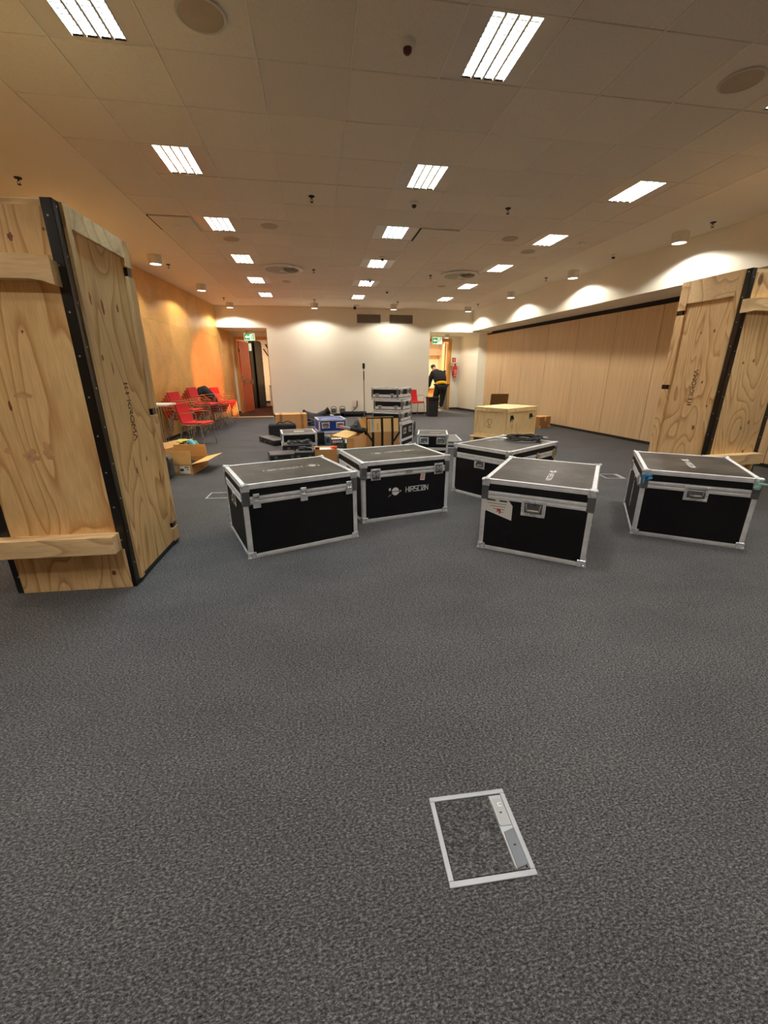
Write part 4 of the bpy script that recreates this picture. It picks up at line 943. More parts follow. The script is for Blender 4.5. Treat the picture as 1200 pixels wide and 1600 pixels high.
# black box right of M, teal jug
g = thing('black_bin', 'black open-top bin beside the grey-lidded flight case', 'bin', (.03, 8.52, 0), rad(5))
m = MB(); m.prism([(-.06, -.1), (.07, -.1), (.07, .1), (-.06, .1)], 0, .24); m.obj('body', MAT['black'], g); MB().span((-.065, -.105, .235), (.075, .105, .25), bev=.003).obj('rim', MAT['rubber'], g)
g = thing('canister', 'grey-blue plastic canister beside the small grey box', 'canister', (.165, 8.42, 0), rad(8))
MB().span((-.045, -.07, 0), (.045, .07, .19), bev=.012).obj('body', plain('grey_blue_plastic', srgb(92, 112, 122), .5), g); MB().cyl((0, -.03, .19), (0, -.03, .215), .02, 12).obj('cap', MAT['offwhite'], g, 40)
MB().span((-.03, -.0715, .05), (.03, -.07, .13)).obj('label', plain('dark_label', srgb(40, 44, 84), .5), g)
# black hard cases
def hardcase(label, x, y, a, w_, d, h, z0=0, name='equipment_case', mat='black', handle=True):
    g = thing(name, label, 'equipment case', (x, y, z0), a)
    MB().span((-w_/2, -d/2, 0), (w_/2, d/2, h*.58), bev=.014).obj('body', MAT[mat], g)
    MB().span((-w_/2-.004, -d/2-.004, h*.60), (w_/2+.004, d/2+.004, h), bev=.012).obj('lid', MAT[mat], g)
    MB().span((-w_/2-.008, -d/2-.008, h*.54), (w_/2+.008, d/2+.008, h*.63), bev=.003).obj('rim', MAT['rubber'], g)
    for s in (-1, 1): MB().box((s*w_*.3, -d/2-.012, h*.58), (.05, .014, h*.34), bev=.003).obj('latch', MAT['grey' if mat == 'black' else 'black'], g)
    if handle: MB().tube([(-.06, -d/2-.004, h*.5), (-.055, -d/2-.035, h*.48), (.055, -d/2-.035, h*.48), (.06, -d/2-.004, h*.5)], .009, 6).obj('handle', MAT['rubber'], g, 40)
    return g
hardcase('flat closed black equipment case lying behind the left front flight case', -.62, 7.02, rad(12), .44, .36, .13)
hardcase('long low black equipment case lying on the carpet left of the grey-lidded flight case', -.95, 8.84, rad(-62), .78, .30, .11)
g = thing('shoulder_bag', 'upright square black bag behind the long low equipment case', 'bag', (-.80, 9.58, 0), rad(4))
MB().span((-.3, -.14, 0), (.3, .14, .31), bev=.03).obj('body', MAT['cloth'], g)
MB().tube([(-.12, -.05, .30), (-.06, -.06, .35), (.02, -.03, .33), (.1, -.02, .36), (.2, -.05, .34), (.24, 0, .30)], .014, 6).obj('strap', MAT['rubber'], g, 40)
MB().span((-.22, -.145, .05), (.22, -.14, .2), bev=.002).obj('pocket', MAT['cloth'], g)
hardcase('ribbed black equipment case with grey latches in front of the grey-lidded flight case', -.40, 7.55, rad(5), .50, .30, .19)
g = hardcase('upright black tool box with carrying straps behind the left front flight case', -.235, 6.55, rad(-3), .29, .24, .235, name='tool_box')
m = MB(); m.tube([(-.09, .03, .235), (-.08, .0, .285), (.02, .0, .29), (.03, .03, .24)], .012, 6); m.tube([(.05, .06, .235), (.08, .04, .27), (.13, -.02, .26), (.13, -.1, .2)], .013, 6); m.obj('strap', MAT['grey'], g, 40)
m = MB(); m.cyl((.0, .05, .245), (.11, .08, .25), .03, 10); m.box((-.05, .05, .245), (.08, .06, .03), bev=.005); m.obj('fittings', MAT['rubber'], g, 40)
g = thing('cable_tangle', 'tangle of black cables and clamps heaped on the ribbed black equipment case', 'cable', (-.36, 7.52, .19), 0)
m = MB(); m.tube([(.2*math.sin(k*.83)+.03*math.sin(k*2.1), .1*math.cos(k*1.27), .02+.03*abs(math.sin(k*1.9))) for k in range(26)], .011, 6); m.obj('cable', MAT['rubber'], g, 50)
m = MB(); [m.box((-.18+.09*k, -.08+.03*(k % 2), .03), (.05, .05, .045), RZ(.3*k), .008) for k in range(5)]; m.obj('clamps', MAT['grey'], g)
hardcase('black box standing behind the small flight case with two handles', 1.98, 9.25, rad(-20), .34, .5, .33, handle=False)
# fabric by the back wall
g = thing('stage_cloth', 'crumpled black and grey stage cloth bundle before the back wall', 'cloth', (0, 13.1, 0))
m = MB(); m.blob((-.05, 0, .07), (.52, .3, .10), 1, .4, flat=0.0); m.obj('folds', MAT['cloth'], g, 60)
m = MB(); m.tube([(-.44, 0, .24), (-.33, 0, .19), (-.2, 0, .13), (-.02, 0, .11), (.14, 0, .18), (.28, 0, .25)], .09, 10, rs=[.05, .075, .085, .09, .085, .07]); m.obj('roll', MAT['gcloth'], g, 60)
m = MB(); m.cyl((-.46, 0, .25), (-.38, 0, .21), .085, 12, .075); m.cyl((.2, 0, .21), (.36, 0, .29), .06, 12, .11); m.obj('roll_end', MAT['cloth'], g, 40)
g = thing('cable_bag', 'low heap of dark fabric and cables between the blue flight case and the wall', 'bag', (.1, 12.0, 0)); m = MB(); m.blob((-.1, 0, .06), (.55, .35, .11), 5, .5, flat=0); m.obj('fabric', MAT['cloth'], g, 60)
m = MB(); m.tube([(.3+.07*math.sin(k*.9), .1*math.cos(k*1.3), .12+.03*math.sin(k)) for k in range(22)], .012, 5); m.obj('cable', MAT['rubber'], g, 40)
g = thing('roll_bag', 'long black roll bag lying along the foot of the back wall', 'bag', (1.16, 13.9, .085), 0); m = MB(); m.tube([(-.42, 0, 0), (-.38, 0, 0), (0, 0, .0), (.4, 0, 0), (.44, 0, 0)], .08, 12, rs=[.06, .082, .085, .082, .06]); m.obj('bag', MAT['cloth'], g, 50)
g = thing('mixer_heap', 'black fabric heap with plugs right of the blue flight case', 'cloth', (.93, 9.7, 0)); m = MB(); m.blob((0, 0, .10), (.2, .5, .22), 9, .4, flat=0); m.obj('fabric', MAT['cloth'], g, 60)
m = MB(); [m.blob((-.08+.06*k, -.3+.1*k, .27), (.03, .03, .02), k, .2, sub=2) for k in range(4)]; m.obj('plugs', MAT['offwhite'], g)
for k, x in enumerate((.52, .80)):
    g = thing('work_light', ('left' if k == 0 else 'right')+' small black work light with a bracket at the wall foot', 'lamp', (x, 13.75, 0), 0, 'pair of small work lights')
    MB().box((0, 0, .21), (.13, .09, .14), bev=.01).obj('head', MAT['grey'], g); MB().box((0, -.047, .21), (.10, .006, .10)).obj('glass', MAT['dish'], g)
    MB().tube([(-.08, 0, .16), (-.085, 0, .30), (-.05, 0, .34), (.05, 0, .34), (.085, 0, .30), (.08, 0, .16)], .010, 6).obj('bracket', MAT['black'], g, 40)
    m = MB(); m.span((-.08, -.08, 0), (-.06, .08, .15)); m.span((.06, -.08, 0), (.08, .08, .15)); m.obj('foot', MAT['black'], g); MB().box((-.075, 0, .21), (.014, .03, .03)).obj('knob', MAT['fred'], g)
tag(MB().blob((.42, 13.45, .09), (.09, .05, .028), 2, .3).obj('rag', MAT['paper']), 'small white rag lying on the stage cloth', 'rag')
g = thing('power_socket', 'white wall socket box with a plugged-in cable on the back wall', 'socket', (1.27, YB, .28))
MB().span((-.075, -.06, 0), (.04, 0, .22), bev=.006).obj('box', MAT['white'], g); MB().span((.04, -.07, .03), (.08, -.0, .2), bev=.005).obj('plug', plain('socket_red', srgb(150, 60, 56), .5), g)
MB().tube([(.06, -.06, .05), (.03, -.1, -.02), (-.1, -.14, -.13), (-.25, -.2, -.24), (-.4, -.4, -.27)], .012, 6).obj('cable', MAT['rubber'], g, 40)
g = thing('microphone_stand', 'tall thin stand with a black head before the back wall', 'stand', (1.51, 13.68, 0))
MB().lathe([(.13, 0), (.13, .015), (.03, .03), (.016, .05)], 20).obj('base', MAT['black'], g, 40); MB().cyl((0, 0, .03), (0, 0, 1.15), .013, 8).obj('pole', MAT['grey'], g, 40)
MB().cyl((0, 0, 1.15), (0, 0, 1.42), .018, 8).obj('upper_tube', MAT['black'], g, 40); MB().cyl((0, 0, 1.42), (0, 0, 1.50), .010, 8).obj('neck', MAT['tubes'], g, 40); MB().box((0, 0, 1.575), (.075, .07, .17), bev=.015).obj('head', MAT['black'], g)

# ------------------------------------------------------------------ chairs (forward = +x)
def make_chair(label, pad='red', shell='shell', group=None):
    g = thing('stacking_chair', label, 'chair', (0, 0, 0), 0, group)
    sx = lambda x: x
    prof = [(.235, .425), (.20, .445), (.0, .435), (-.15, .432), (-.205, .45), (-.235, .50), (-.262, .60), (-.285, .70), (-.31, .83)]
    def ribbon(pf, hw, t0, t1, taper=0):
        m = MB(); n = len(pf); V = []
        for i, (x, z) in enumerate(pf):
            a_ = Vector(pf[min(i+1, n-1)])-Vector(pf[max(i-1, 0)]); a_.normalize(); nx, nz = a_.y, -a_.x   # normal toward the sitter side
            nx, nz = -nx, -nz
            if nz < 0 and i < 4: nx, nz = -nx, -nz
            if i >= 4 and nx < 0: nx, nz = -nx, -nz
            w2 = hw
            V.append([m.bm.verts.new((x+nx*t, s*w2, z+nz*t)) for t in (t0, t1) for s in (-1, 1)])
        for a_, b_ in zip(V, V[1:]):
            for p_, q_ in ((0, 1), (1, 3), (3, 2), (2, 0)): m.bm.faces.new((a_[p_], a_[q_], b_[q_], b_[p_]))
        m.bm.faces.new((V[0][0], V[0][1], V[0][3], V[0][2])); m.bm.faces.new((V[-1][0], V[-1][2], V[-1][3], V[-1][1]))
        return m
    ribbon(prof, .235, -.004, .006).obj('shell', MAT[shell], g, 50)
    ribbon([(.225, .43), (.19, .446), (.0, .436), (-.15, .433), (-.19, .442)], .222, .007, .030).obj('seat', MAT[pad], g, 50)
    ribbon([(-.235, .50), (-.25, .55), (-.262, .60), (-.285, .70), (-.308, .82)][0:5], .222, .007, .026).obj('backrest', MAT[pad], g, 50) if False else None
    # back pad (separate ribbon, all on the sitter side)
    m = MB(); V = []
    for x, z in [(-.200, .462), (-.222, .51), (-.250, .60), (-.273, .70), (-.298, .82)]:
        V.append([m.bm.verts.new(p) for p in ((x, -.222, z), (x, .222, z), (x+.022, .218, z+.004), (x+.022, -.218, z+.004))])
    for a_, b_ in zip(V, V[1:]):
        for k in range(4): m.bm.faces.new((a_[k], a_[(k+1) % 4], b_[(k+1) % 4], b_[k]))
    m.bm.faces.new(V[0]); m.bm.faces.new(V[-1][::-1]); m.obj('backrest', MAT[pad], g, 40)
    for s in (-1, 1):
        MB().tube([(.225, s*.255, 0), (.195, s*.25, .40), (.185, s*.25, .43)], .010, 6).obj('leg', MAT['tubes'], g, 50)
        MB().tube([(-.27, s*.255, 0), (-.20, s*.25, .40), (-.19, s*.25, .43)], .010, 6).obj('leg', MAT['tubes'], g, 50)
        MB().tube([(-.19, s*.25, .425), (.185, s*.25, .425)], .009, 6).obj('seat_rail', MAT['tubes'], g, 50)
        MB().tube([(-.262, s*.245, .60), (-.20, s*.265, .645), (.10, s*.27, .665), (.14, s*.268, .64), (.12, s*.262, .43)], .0075, 6).obj('armrest', MAT['shell'] if pad == 'red' else MAT['yband'], g, 50)
    MB().tube([(.19, -.25, .418), (.19, .25, .418)], .008, 6).obj('cross_rail', MAT['tubes'], g, 50)
    return g
proto = make_chair('single red chair in front of the chair stacks', group='red chairs along the golden wall')
def put(src, x, y, z, yaw, lab):
    c = copy_tree(src); c.location = (x, y, z); c.rotation_euler = (0, 0, yaw); c['label'] = lab; return c
proto.location = (-2.38, 8.80, 0); proto.rotation_euler = (0, 0, rad(-14))
DZ, DX = .060, .045
ordn = ['bottom', 'second', 'third', 'fourth', 'fifth']
def stack(x, y, yaw, n, desc):
    for k in range(n):
        nm = 'top' if k == n-1 else ordn[k]
        dx, dy = rot2(yaw, DX*k, 0)
        put(proto, x+dx, y+dy, DZ*k, yaw, '%s red chair of the stack %s' % (nm, desc))
stack(-2.90, 9.72, rad(-12), 4, 'nearest the folded table')
stack(-2.79, 10.6, rad(-10), 5, 'in the middle of the row')
stack(-2.66, 11.45, rad(-12), 4, 'under the black jacket')
stack(-2.66, 12.4, rad(-16), 4, 'nearest the left doorway')
g = thing('jacket', 'black jacket thrown over a red chair stack', 'jacket', (-2.74, 11.3, .90))
m = MB(); m.tube([(-.10, -.16, -.03), (-.09, -.1, .06), (-.04, 0, .08), (.02, .1, .02)], .1, 10, rs=[.07, .11, .11, .08]); m.obj('body', MAT['cloth'], g, 60)
m = MB(); m.tube([(-.03, -.1, .06), (.08, -.17, 0), (.18, -.19, -.10), (.24, -.17, -.28)], .07, 10, rs=[.09, .085, .08, .06]); m.tube([(.0, .05, .05), (.12, .04, -.05), (.2, -.02, -.2)], .07, 10, rs=[.08, .075, .06]); m.obj('sleeve', MAT['cloth'], g, 60)
c = make_chair('single red chair against the back wall beside the black waste bin', group=None); c.location = (3.22, 13.80, 0); c.rotation_euler = (0, 0, rad(-72))
c = make_chair('brown-backed chair with yellow arms behind the plywood box', 'chairback', 'chairback'); c.location = (4.95, 11.2, 0); c.rotation_euler = (0, 0, rad(80))

# ------------------------------------------------------------------ left corner clutter
g = thing('folding_table', 'folding table with a thin white top and steel legs by the golden wall', 'table', (-2.97, 8.30, 0), rad(0))
MB().span((-.31, -.22, .825), (.33, .22, .86), bev=.004).obj('tabletop', MAT['white'], g)
MB().span((-.31, -.20, .77), (.02, .20, .80), bev=.004).obj('folded_leaf', MAT['white'], g)
for s_ in (-1, 1):
    m = MB(); y_ = s_*.17
    m.tube([(-.0, y_, 0), (-.0, y_, .825)], .017, 8); m.tube([(.05, y_, 0), (.045, y_, .825)], .013, 8); m.tube([(-.26, y_, 0), (-.26, y_, .77)], .013, 8); m.tube([(.0, y_, .3), (-.24, y_, .6)], .010, 6); m.obj('leg_frame', MAT['galv'], g, 50)
m = MB(); m.tube([(0, -.17, .06), (0, .17, .06)], .011, 6); m.tube([(0, -.17, .7), (0, .17, .7)], .011, 6); m.obj('brace', MAT['galv'], g, 50)
g = thing('leaning_board', 'narrow wooden board leaning on the golden wall behind the folding table', 'board', (-3.17, 9.1, 0), rad(4)); MB().box((0, 0, .36), (.025, .35, .72), RY(rad(-6)), .002).obj('board', MAT['oak'], g)
g = carton('low open cardboard box with raised flaps and a white shipping label', -2.04, 6.50, rad(-7), .50, .62, .15, ((92, .19), (12, .24), (96, .19), None))
F = face('front', .50, .62, .15); MB().span((.07, .015, 0), (.22, .125, .0012), F).obj('label', MAT['paper'], g, label='white shipping label')
m = MB(); m.box((.175, .107, .0016), (.06, .014, .001), F); m.box((.105, .07, .0016), (.05, .03, .0008), F); m.box((.185, .075, .0016), (.03, .012, .001), F); m.obj('label_print', MAT['blackbar'], g)
MB().span((-.02, .04, 0), (.045, .13, .0012), F).obj('label', MAT['offwhite'], g)
MB().span((-.04, .015, 0), (-.035, .12, .001), F).obj('label_edge', MAT['card2'], g)
m = MB(); m.blob((.05, .05, .06), (.17, .22, .06), 3, .6, flat=.01); m.obj('contents', MAT['cloth'], g, 60)
g = thing('power_pack', 'grey power tool case standing between the left crate and the open box', 'equipment case', (-2.225, 5.93, 0), rad(-3))
MB().span((-.17, -.21, 0), (.17, .21, .31), bev=.045).obj('body', MAT['grey'], g); MB().span((-.175, -.03, .02), (.175, .03, .315), bev=.01).obj('seam', MAT['black'], g)
MB().tube([(0, -.12, .30), (0, -.1, .36), (0, .1, .36), (0, .12, .30)], .016, 8).obj('handle', MAT['black'], g, 40); MB().span((.17, -.06, .12), (.176, .07, .22), bev=.002).obj('badge', MAT['black'], g)
MB().span((.04, -.214, .12), (.12, -.20, .2)).obj('latch', MAT['black'], g)
g = carton('small cardboard box stuffed with white paper beside the left crate', -2.52, 7.15, rad(-20), .34, .34, .25, (None, (120, .1), None, None))
MB().box((-.08, -.05, .30), (.30, .14, .008), RX(-.35) @ RZ(.4)).obj('paper', MAT['paper'], g); m = MB(); m.blob((0, 0, .21), (.15, .15, .06), 2, .3); m.obj('contents', MAT['card2'], g, 60)
g = thing('plastic_bag', 'green patterned plastic bag behind the small cardboard box', 'bag', (-2.92, 7.70, 0)); m = MB(); m.blob((0, 0, .13), (.2, .2, .17), 4, .5, flat=0); m.obj('bag', MAT['leafy'], g, 60)
g = thing('laundry_bag', 'black open bag overflowing with yellow and blue cloths', 'bag', (-2.42, 7.95, 0), rad(-8))
m = MB(); m.blob((0, 0, .09), (.23, .2, .13), 8, .25, flat=0); m.obj('bag', MAT['bag'], g, 60)
m = MB(); m.blob((-.04, .02, .2), (.19, .14, .05), 9, .6); m.obj('cloths', MAT['yband'], g, 60); m = MB(); m.tube([(.1, -.03, .22), (.19, -.08, .18), (.21, -.12, .06)], .05, 8, rs=[.04, .05, .045]); m.obj('towel', MAT['cyan'], g, 60)
m = MB(); m.tube([(.17, .02, .21), (.24, -.04, .16), (.25, -.08, .04)], .04, 8, rs=[.03, .035, .03]); m.obj('towel', MAT['leafy'], g, 60)
# right cardboard box
g = carton('brown cardboard box with pale tape at the foot of the wooden partition', 5.83, 10.33, rad(24), .44, .32, .28, ((180, .16), None, (180, .16), None), mat='cardd')
MB().span((-.03, .17, 0), (.03, .285, .0012), face('front', .44, .32, .28)).obj('tape', MAT['card2'], g)
for s in (-1, 1): MB().span((s*.22, 0, 0), (s*.16, .06, .0012), face('front', .44, .32, .28)).obj('tape', MAT['card2'], g)

# ------------------------------------------------------------------ bin, extinguisher, signs
g = thing('waste_bin', 'tall black waste bin with a bin liner beside the right doorway', 'bin', (3.74, 13.50, 0), rad(4))
m = MB(); A = [(-.155, -.12), (.155, -.12), (.155, .12), (-.155, .12)]; B = [(x*1.12, y*1.12) for x, y in A]
va = [m.bm.verts.new((x, y, 0)) for x, y in A]; vb = [m.bm.verts.new((x, y, .60)) for x, y in B]
for k in range(4): m.bm.faces.new((va[k], va[(k+1) % 4], vb[(k+1) % 4], vb[k]))
m.bm.faces.new(va[::-1]); m.obj('body', MAT['black'], g)
m = MB()
for k in range(28):
    pass
ring = []
for z, s in ((.50, 1.14), (.56, 1.17), (.62, 1.18), (.625, 1.10), (.56, 1.0)):
    rr = []
    for k in range(32):
        t = 2*PI*k/32; c_, s_ = math.cos(t), math.sin(t); q = max(abs(c_), abs(s_)); jit = 1+.03*noise.noise(Vector((c_*4, s_*4, z*9)))
        rr.append(m.bm.verts.new((c_/q*.155*s*jit, s_/q*.12*s*jit, z+.012*noise.noise(Vector((c_*3, s_*3, z*20))))))
    ring.append(rr)
for a_, b_ in zip(ring, ring[1:]):
    for k in range(32): m.bm.faces.new((a_[k], a_[(k+1) % 32], b_[(k+1) % 32], b_[k]))
m.bm.faces.new(ring[-1]); m.obj('liner', MAT['bag'], g, 60)
MB().tube([(-.18, -.05, .60), (-.24, -.05, .63), (-.25, -.05, .60)], .008, 6).obj('liner_knot', MAT['bag'], g)
g = thing('fire_extinguisher', 'red fire extinguisher hanging on the wall right of the right doorway', 'fire extinguisher', (5.24, 15.88, 1.19))
MB().lathe([(.0001, 0), (.07, .005), (.082, .03), (.082, .36), (.07, .41), (.03, .445), (.026, .47)], 24).obj('cylinder', MAT['fred'], g, 40)
m = MB(); m.cyl((0, 0, .47), (0, 0, .50), .026, 12); m.box((.03, -.01, .53), (.14, .03, .012), RY(rad(-25))); m.box((.03, -.01, .50), (.10, .03, .012)); m.obj('valve', MAT['black'], g)
MB().tube([(-.02, 0, .49), (-.12, -.02, .48), (-.15, -.02, .38), (-.12, -.02, .2), (-.095, -.02, .06)], .011, 8).obj('hose', MAT['rubber'], g, 50)
MB().span((-.05, -.086, .1), (.05, -.075, .28), bev=.003).obj('label', plain('label_pink', srgb(214, 120, 110), .5), g); MB().span((-.06, -.085, .05), (.06, -.076, .065)).obj('label', MAT['paper'], g)
MB().span((-.04, .07, .30), (.04, .12, .34)).obj('bracket', MAT['tubes'], g)
g = thing('extinguisher_sign', 'small red sign with a white extinguisher mark above the fire extinguisher', 'sign', (5.22, 16.0, 1.74))
MB().span((-.065, -.008, 0), (.065, 0, .16)).obj('plate', MAT['fred'], g); m = MB(); m.span((-.014, -.010, .03), (.014, -.008, .11)); m.span((-.008, -.010, .11), (.016, -.008, .13)); m.obj('pictogram', MAT['print'], g)
def exit_sign(lab, x, y, z, arrow_left=True, rz=0):
    g = thing('exit_sign', lab, 'sign', (x, y, z), rz); W, Hh = .18, .12
    MB().span((-W, -.02, -Hh), (W, .02, Hh), bev=.004).obj('box', MAT['white'], g); MB().span((-W+.01, -.024, -Hh+.01), (W-.01, -.02, Hh-.01)).obj('face', MAT['signface'], g)
    m = MB(); F = Matrix(((1,0,0,0),(0,0,-1,-.024),(0,1,0,0),(0,0,0,1)))
    m.span((-.158, -.085, 0), (.012, .085, .001), F); m.span((.115, -.085, 0), (.135, .085, .001), F); m.obj('arrow_field', MAT['signgreen'], g)
    m = MB(); m.prism([(-.145, 0), (-.085, .062), (-.085, .026), (-.005, .026), (-.005, -.026), (-.085, -.026), (-.085, -.062)], .001, .002, F); m.obj('arrow', MAT['signface'], g)
    m = MB(); m.cyl((.065, .045, .001), (.065, .045, .002), .012, 8, M=F); m.box((.065, .0, .0015), (.02, .05, .001), F @ T(.065, 0, 0) @ RZ(-.3) @ T(-.065, 0, 0)); m.box((.058, -.045, .0015), (.012, .055, .001), F @ T(.058, -.045, 0) @ RZ(.5) @ T(-.058, .045, 0)); m.box((.078, -.045, .0015), (.012, .05, .001), F @ T(.078, -.045, 0) @ RZ(-.5) @ T(-.078, .045, 0)); m.obj('running_figure', MAT['signgreen'], g)
    MB().span((-.01, -.01, Hh), (.01, .01, Hh+.1)).obj('hanger', MAT['white'], g)
    return g
exit_sign('green exit sign over the left doorway', -2.09, 15.2, 2.50)
exit_sign('green exit sign with a left arrow over the right doorway', 4.30, 15.2, 2.44)

# ------------------------------------------------------------------ floor boxes
def floor_box(lab, x, y, a, w_, d, detail=False):
    g = thing('floor_box', lab, 'floor box', (x, y, 0), a)
    m = MB(); t = .016; z = .005
    m.span((-w_/2, -d/2, 0), (w_/2, -d/2+t, z), bev=.0015); m.span((-w_/2, d/2-t, 0), (w_/2, d/2, z), bev=.0015); m.span((-w_/2, -d/2+t, 0), (-w_/2+t, d/2-t, z), bev=.0015); m.span((w_/2-t, -d/2+t, 0), (w_/2, d/2-t, z), bev=.0015)
    m.obj('frame', MAT['floorbox'], g)
    strip = .045
    MB().span((-w_/2+t+.002, -d/2+t+.003, 0), (w_/2-t-strip, d/2-t-.003, .0035)).obj('carpet_inlay', MAT['carpet_inlay'], g)
    MB().span((w_/2-t-strip+.001, -d/2+t+.004, 0), (w_/2-t-.001, d/2-t-.004, .004), bev=.001).obj('lid_strip', MAT['floorbox'], g)
    if detail:
        xs = w_/2-t-strip/2
        MB().box((xs+.002, .055, .0048), (.036, .090, .003), bev=.0008).obj('outlet_flap', MAT['floorbox2'], g)
        MB().box((xs-.0, -.062, .016), (.034, .104, .004), T(xs, -.062, .016) @ RY(rad(-26)) @ T(-xs, .062, -.016), .001).obj('outlet_flap', MAT['floorbox3'], g, label='raised grey outlet flap')
        MB().span((xs+.012, -.112, .004), (xs+.018, -.012, .006)).obj('gap', MAT['dark'], g)
        m = MB(); m.box((xs-.018, .055, .0075), (.0035, .085, .004)); m.obj('hinge_rod', MAT['screw'], g); m = MB(); m.box((xs-.019, -.062, .0075), (.0035, .1, .004)); m.obj('hinge_rod', MAT['screw'], g)
        m = MB(); m.box((xs+.006, .083, .0066), (.012, .0025, .001)); m.box((xs+.006, .073, .0066), (.012, .0025, .001)); m.box((xs+.001, .078, .0066), (.0025, .011, .001)); m.obj('mark', MAT['print'], g)
        m = MB(); m.box((xs, .052, .0066), (.008, .004, .001)); m.box((xs, -.056, .0195), (.008, .004, .001)); m.obj('finger_notch', MAT['blackbar'], g)
    else:
        MB().box((w_/2-t-.022, 0, .006), (.03, d*.6, .005)).obj('outlet_flap', MAT['floorbox2'], g)
    return g
MAT['floorbox'] = plain('floorbox_grey', srgb(164, 166, 168), .42, .15, var=.03)
MAT['floorbox2'] = plain('floorbox_flap', srgb(156, 157, 156), .38, .15, var=.03)
MAT['floorbox3'] = plain('floorbox_flap_dark', srgb(112, 115, 119), .38, .15, var=.03)
MAT['carpet_inlay'] = mk_carpet('carpet_inlay', srgb(28, 28, 29), srgb(72, 72, 73), srgb(134, 133, 132))
floor_box('grey framed floor socket box in the foreground carpet', .440, .8535, rad(-1.6), .266, .266, True)
floor_box('thin-framed floor box left of the left front flight case', -1.19, 4.98, rad(-3), .32, .25)
floor_box('floor box in the carpet between the two right flight cases', 4.05, 5.07, rad(-12), .27, .26)

# ------------------------------------------------------------------ the bending person
def skin_mesh(name, verts, edges, radii, mat, parent, sub=2):
    me = bpy.data.meshes.new(name+'_src'); me.from_pydata(verts, edges, [])
    o = bpy.data.objects.new(name+'_src', me); COL.objects.link(o)
    sk = o.modifiers.new('skin', 'SKIN'); sk.use_smooth_shade = True
    for v, r in zip(me.skin_vertices[0].data, radii):
        v.radius = (r, r) if not isinstance(r, tuple) else r
    me.skin_vertices[0].data[0].use_root = True
    ss = o.modifiers.new('sub', 'SUBSURF'); ss.levels = sub
    dg = bpy.context.evaluated_depsgraph_get(); ev = o.evaluated_get(dg)
    m2 = bpy.data.meshes.new_from_object(ev); m2.name = name
    bpy.data.objects.remove(o, do_unlink=True)
    m2.materials.clear(); m2.materials.append(mat)
    for p in m2.polygons: p.use_smooth = True
    r = bpy.data.objects.new(name, m2); COL.objects.link(r); r.parent = parent
    return r
g = thing('person', 'person in black jacket, yellow shirt hem and black trousers bending forward in the right doorway', 'person', (4.50, 15.12, 0))
hip = (0, 0, .93); wa = (-.01, .10, 1.08); ch = (-.05, .24, 1.27); nk = (-.13, .38, 1.40); hd = (-.18, .44, 1.49); ht = (-.20, .46, 1.60)
sL = (-.27, .27, 1.33); eL = (-.34, .38, 1.07); wL = (-.33, .50, .86); hL = (-.32, .53, .79)
sR = (.12, .30, 1.35); eR = (.16, .50, 1.12); wR = (.02, .68, .95); hR = (-.02, .72, .89)
hl = (-.10, .0, .88); kl = (-.13, .26, .50); al = (-.08, .22, .10); tl = (-.09, .38, .04)
hr = (.09, 0, .88); kr = (.06, .02, .48); ar = (-.01, -.03, .09); tr = (-.03, .10, .035)
V = [hip, wa, ch, nk, hd, ht, sL, eL, wL, hL, sR, eR, wR, hR, hl, kl, al, tl, hr, kr, ar, tr]
E_ = [(0,1),(1,2),(2,3),(3,4),(4,5),(2,6),(6,7),(7,8),(8,9),(2,10),(10,11),(11,12),(12,13),(0,14),(14,15),(15,16),(16,17),(0,18),(18,19),(19,20),(20,21)]
Rd = [.13, .13, .145, .055, .085, .075, .06, .045, .032, .035, .06, .045, .032, .035, .085, .055, .038, .035, .085, .055, .038, .035]
skin_mesh('body', V, E_, Rd, MAT['skin'], g)
skin_mesh('jacket', [(0, .05, 1.01), wa, ch, (-.115, .35, 1.385), sL, eL, wL, sR, eR, wR], [(0,1),(1,2),(2,3),(2,4),(4,5),(5,6),(2,7),(7,8),(8,9)], [(.24, .18), (.25, .19), (.25, .20), .11, .12, .09, .07, .12, .09, .07], MAT['cloth'], g)
skin_mesh('trousers', [(0, 0, .95), hl, kl, (-.09, .23, .26), hr, kr, (0, -.03, .14)], [(0,1),(1,2),(2,3),(0,4),(4,5),(5,6)], [(.20, .17), .15, .12, .07, .15, .11, .065], MAT['cloth'], g)
m = MB(); m.lathe([(.165, -.035), (.178, 0), (.172, .05), (.15, .06)], 24, T(0, .03, .975) @ RX(rad(-22)) @ Matrix.Diagonal((1.18, 1.0, 1.1, 1))); m.obj('shirt_hem', MAT['yellow'], g, 60)
m = MB(); m.blob((-.20, .475, 1.575), (.088, .095, .085), 2, .1); m.obj('hair', MAT['hair'], g, 80)
m = MB(); m.blob((-.10, .33, 1.42), (.10, .09, .075), 4, .15); m.obj('hood', MAT['cloth'], g, 80)
m = MB(); m.blob((-.22, .55, 1.53), (.014, .02, .016), 1, 0, sub=2); m.obj('nose', MAT['skin'], g)
m = MB()
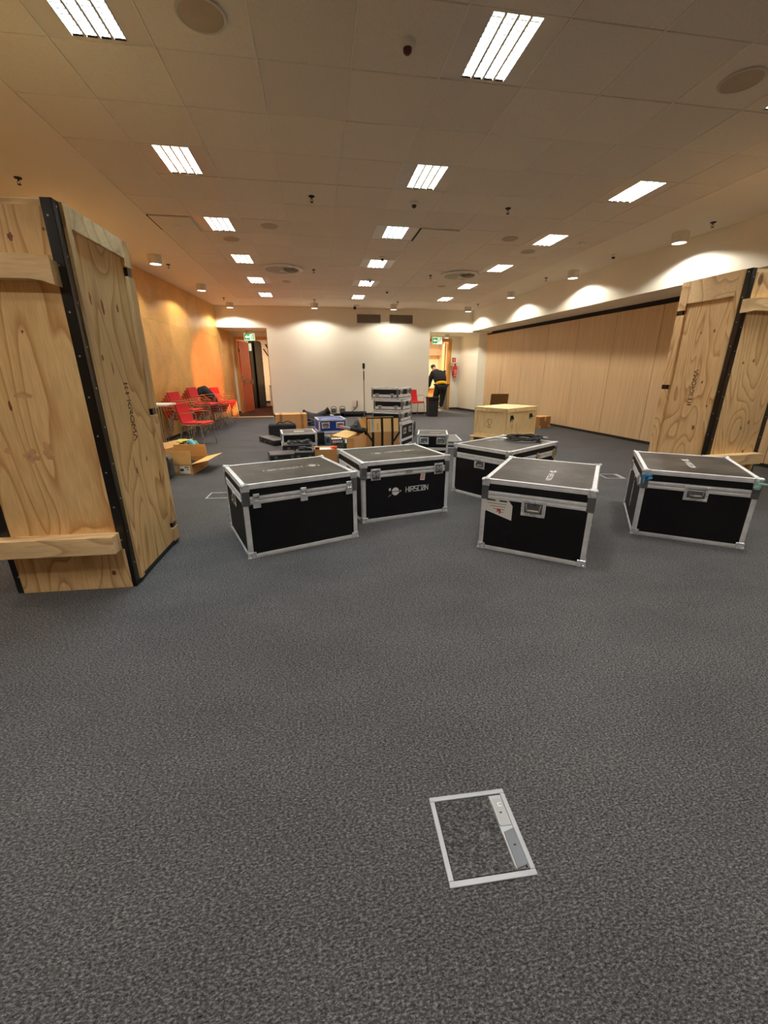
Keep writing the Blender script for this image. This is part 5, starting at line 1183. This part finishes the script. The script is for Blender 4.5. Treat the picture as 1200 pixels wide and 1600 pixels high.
for s in (-1, 1): m.blob((-.20+s*.032, .545, 1.55), (.011, .009, .008), 1, 0, sub=2)
m.obj('eyes', MAT['black'], g)
for s in (-1, 1): m = MB(); m.blob((-.195+s*.088, .45, 1.54), (.014, .022, .032), 1, .1, sub=2); m.obj('ear', MAT['skin'], g)
for H_, sd in ((hL, -1), (hR, 1)):
    for k in range(5):
        b0 = Vector(H_)+Vector(((k-2)*.016 if k < 4 else -sd*.04, .0, -.02 if k < 4 else .01)); ln = (.07, .08, .075, .06, .05)[k]
        m = MB(); m.tube([tuple(b0), tuple(b0+Vector((0, .015, -ln*.5))), tuple(b0+Vector((0, .035, -ln)))], .009, 6, rs=[.010, .009, .007]); m.obj('finger', MAT['skin'], g, 60)
for (x, y, z), r_ in (((-.03, .03, 0), 0), ((-.09, .30, 0), 0)):
    m = MB(); m.blob((x, y, .045), (.052, .14, .055), 3, .08, flat=.0); m.obj('shoe', MAT['shoe'], g, 60); MB().box((x, y, .012), (.095, .265, .022), bev=.008).obj('sole', MAT['print'], g)

# ------------------------------------------------------------------ added orange lamp, a guessed source for the left wall's glow (out of view)

g = thing('added_orange_lamp', 'added orange spotlight on a stand, unseen behind the right crate, guessed source of the wall glow', 'lamp', (6.0, 6.2, 0), 0)
MB().lathe([(.22, 0), (.22, .02), (.03, .04), (.018, .06)], 20).obj('base', MAT['black'], g, 40)
MB().cyl((0, 0, .04), (0, 0, 1.2), .016, 8).obj('pole', MAT['black'], g, 40)
aim = Vector((-.7986, .6018, 0.0)); Mh = Vector((0, 0, -1)).rotation_difference(aim).to_matrix().to_4x4(); Mh.translation = Vector((0, 0, 1.32))
MB().lathe([(.07, .12), (.085, .05), (.085, -.10), (.08, -.10), (.08, .04)], 20, Mh).obj('housing', MAT['black'], g, 40)
l = bpy.data.lights.new('bulb', 'SPOT'); l.energy = 5200; l.color = (1, .22, .04); l.spot_size = rad(13.2); l.spot_blend = .45; l.shadow_soft_size = .05
o = bpy.data.objects.new('bulb', l); COL.objects.link(o); light_in(o, g, Mh @ T(0, 0, -.11))
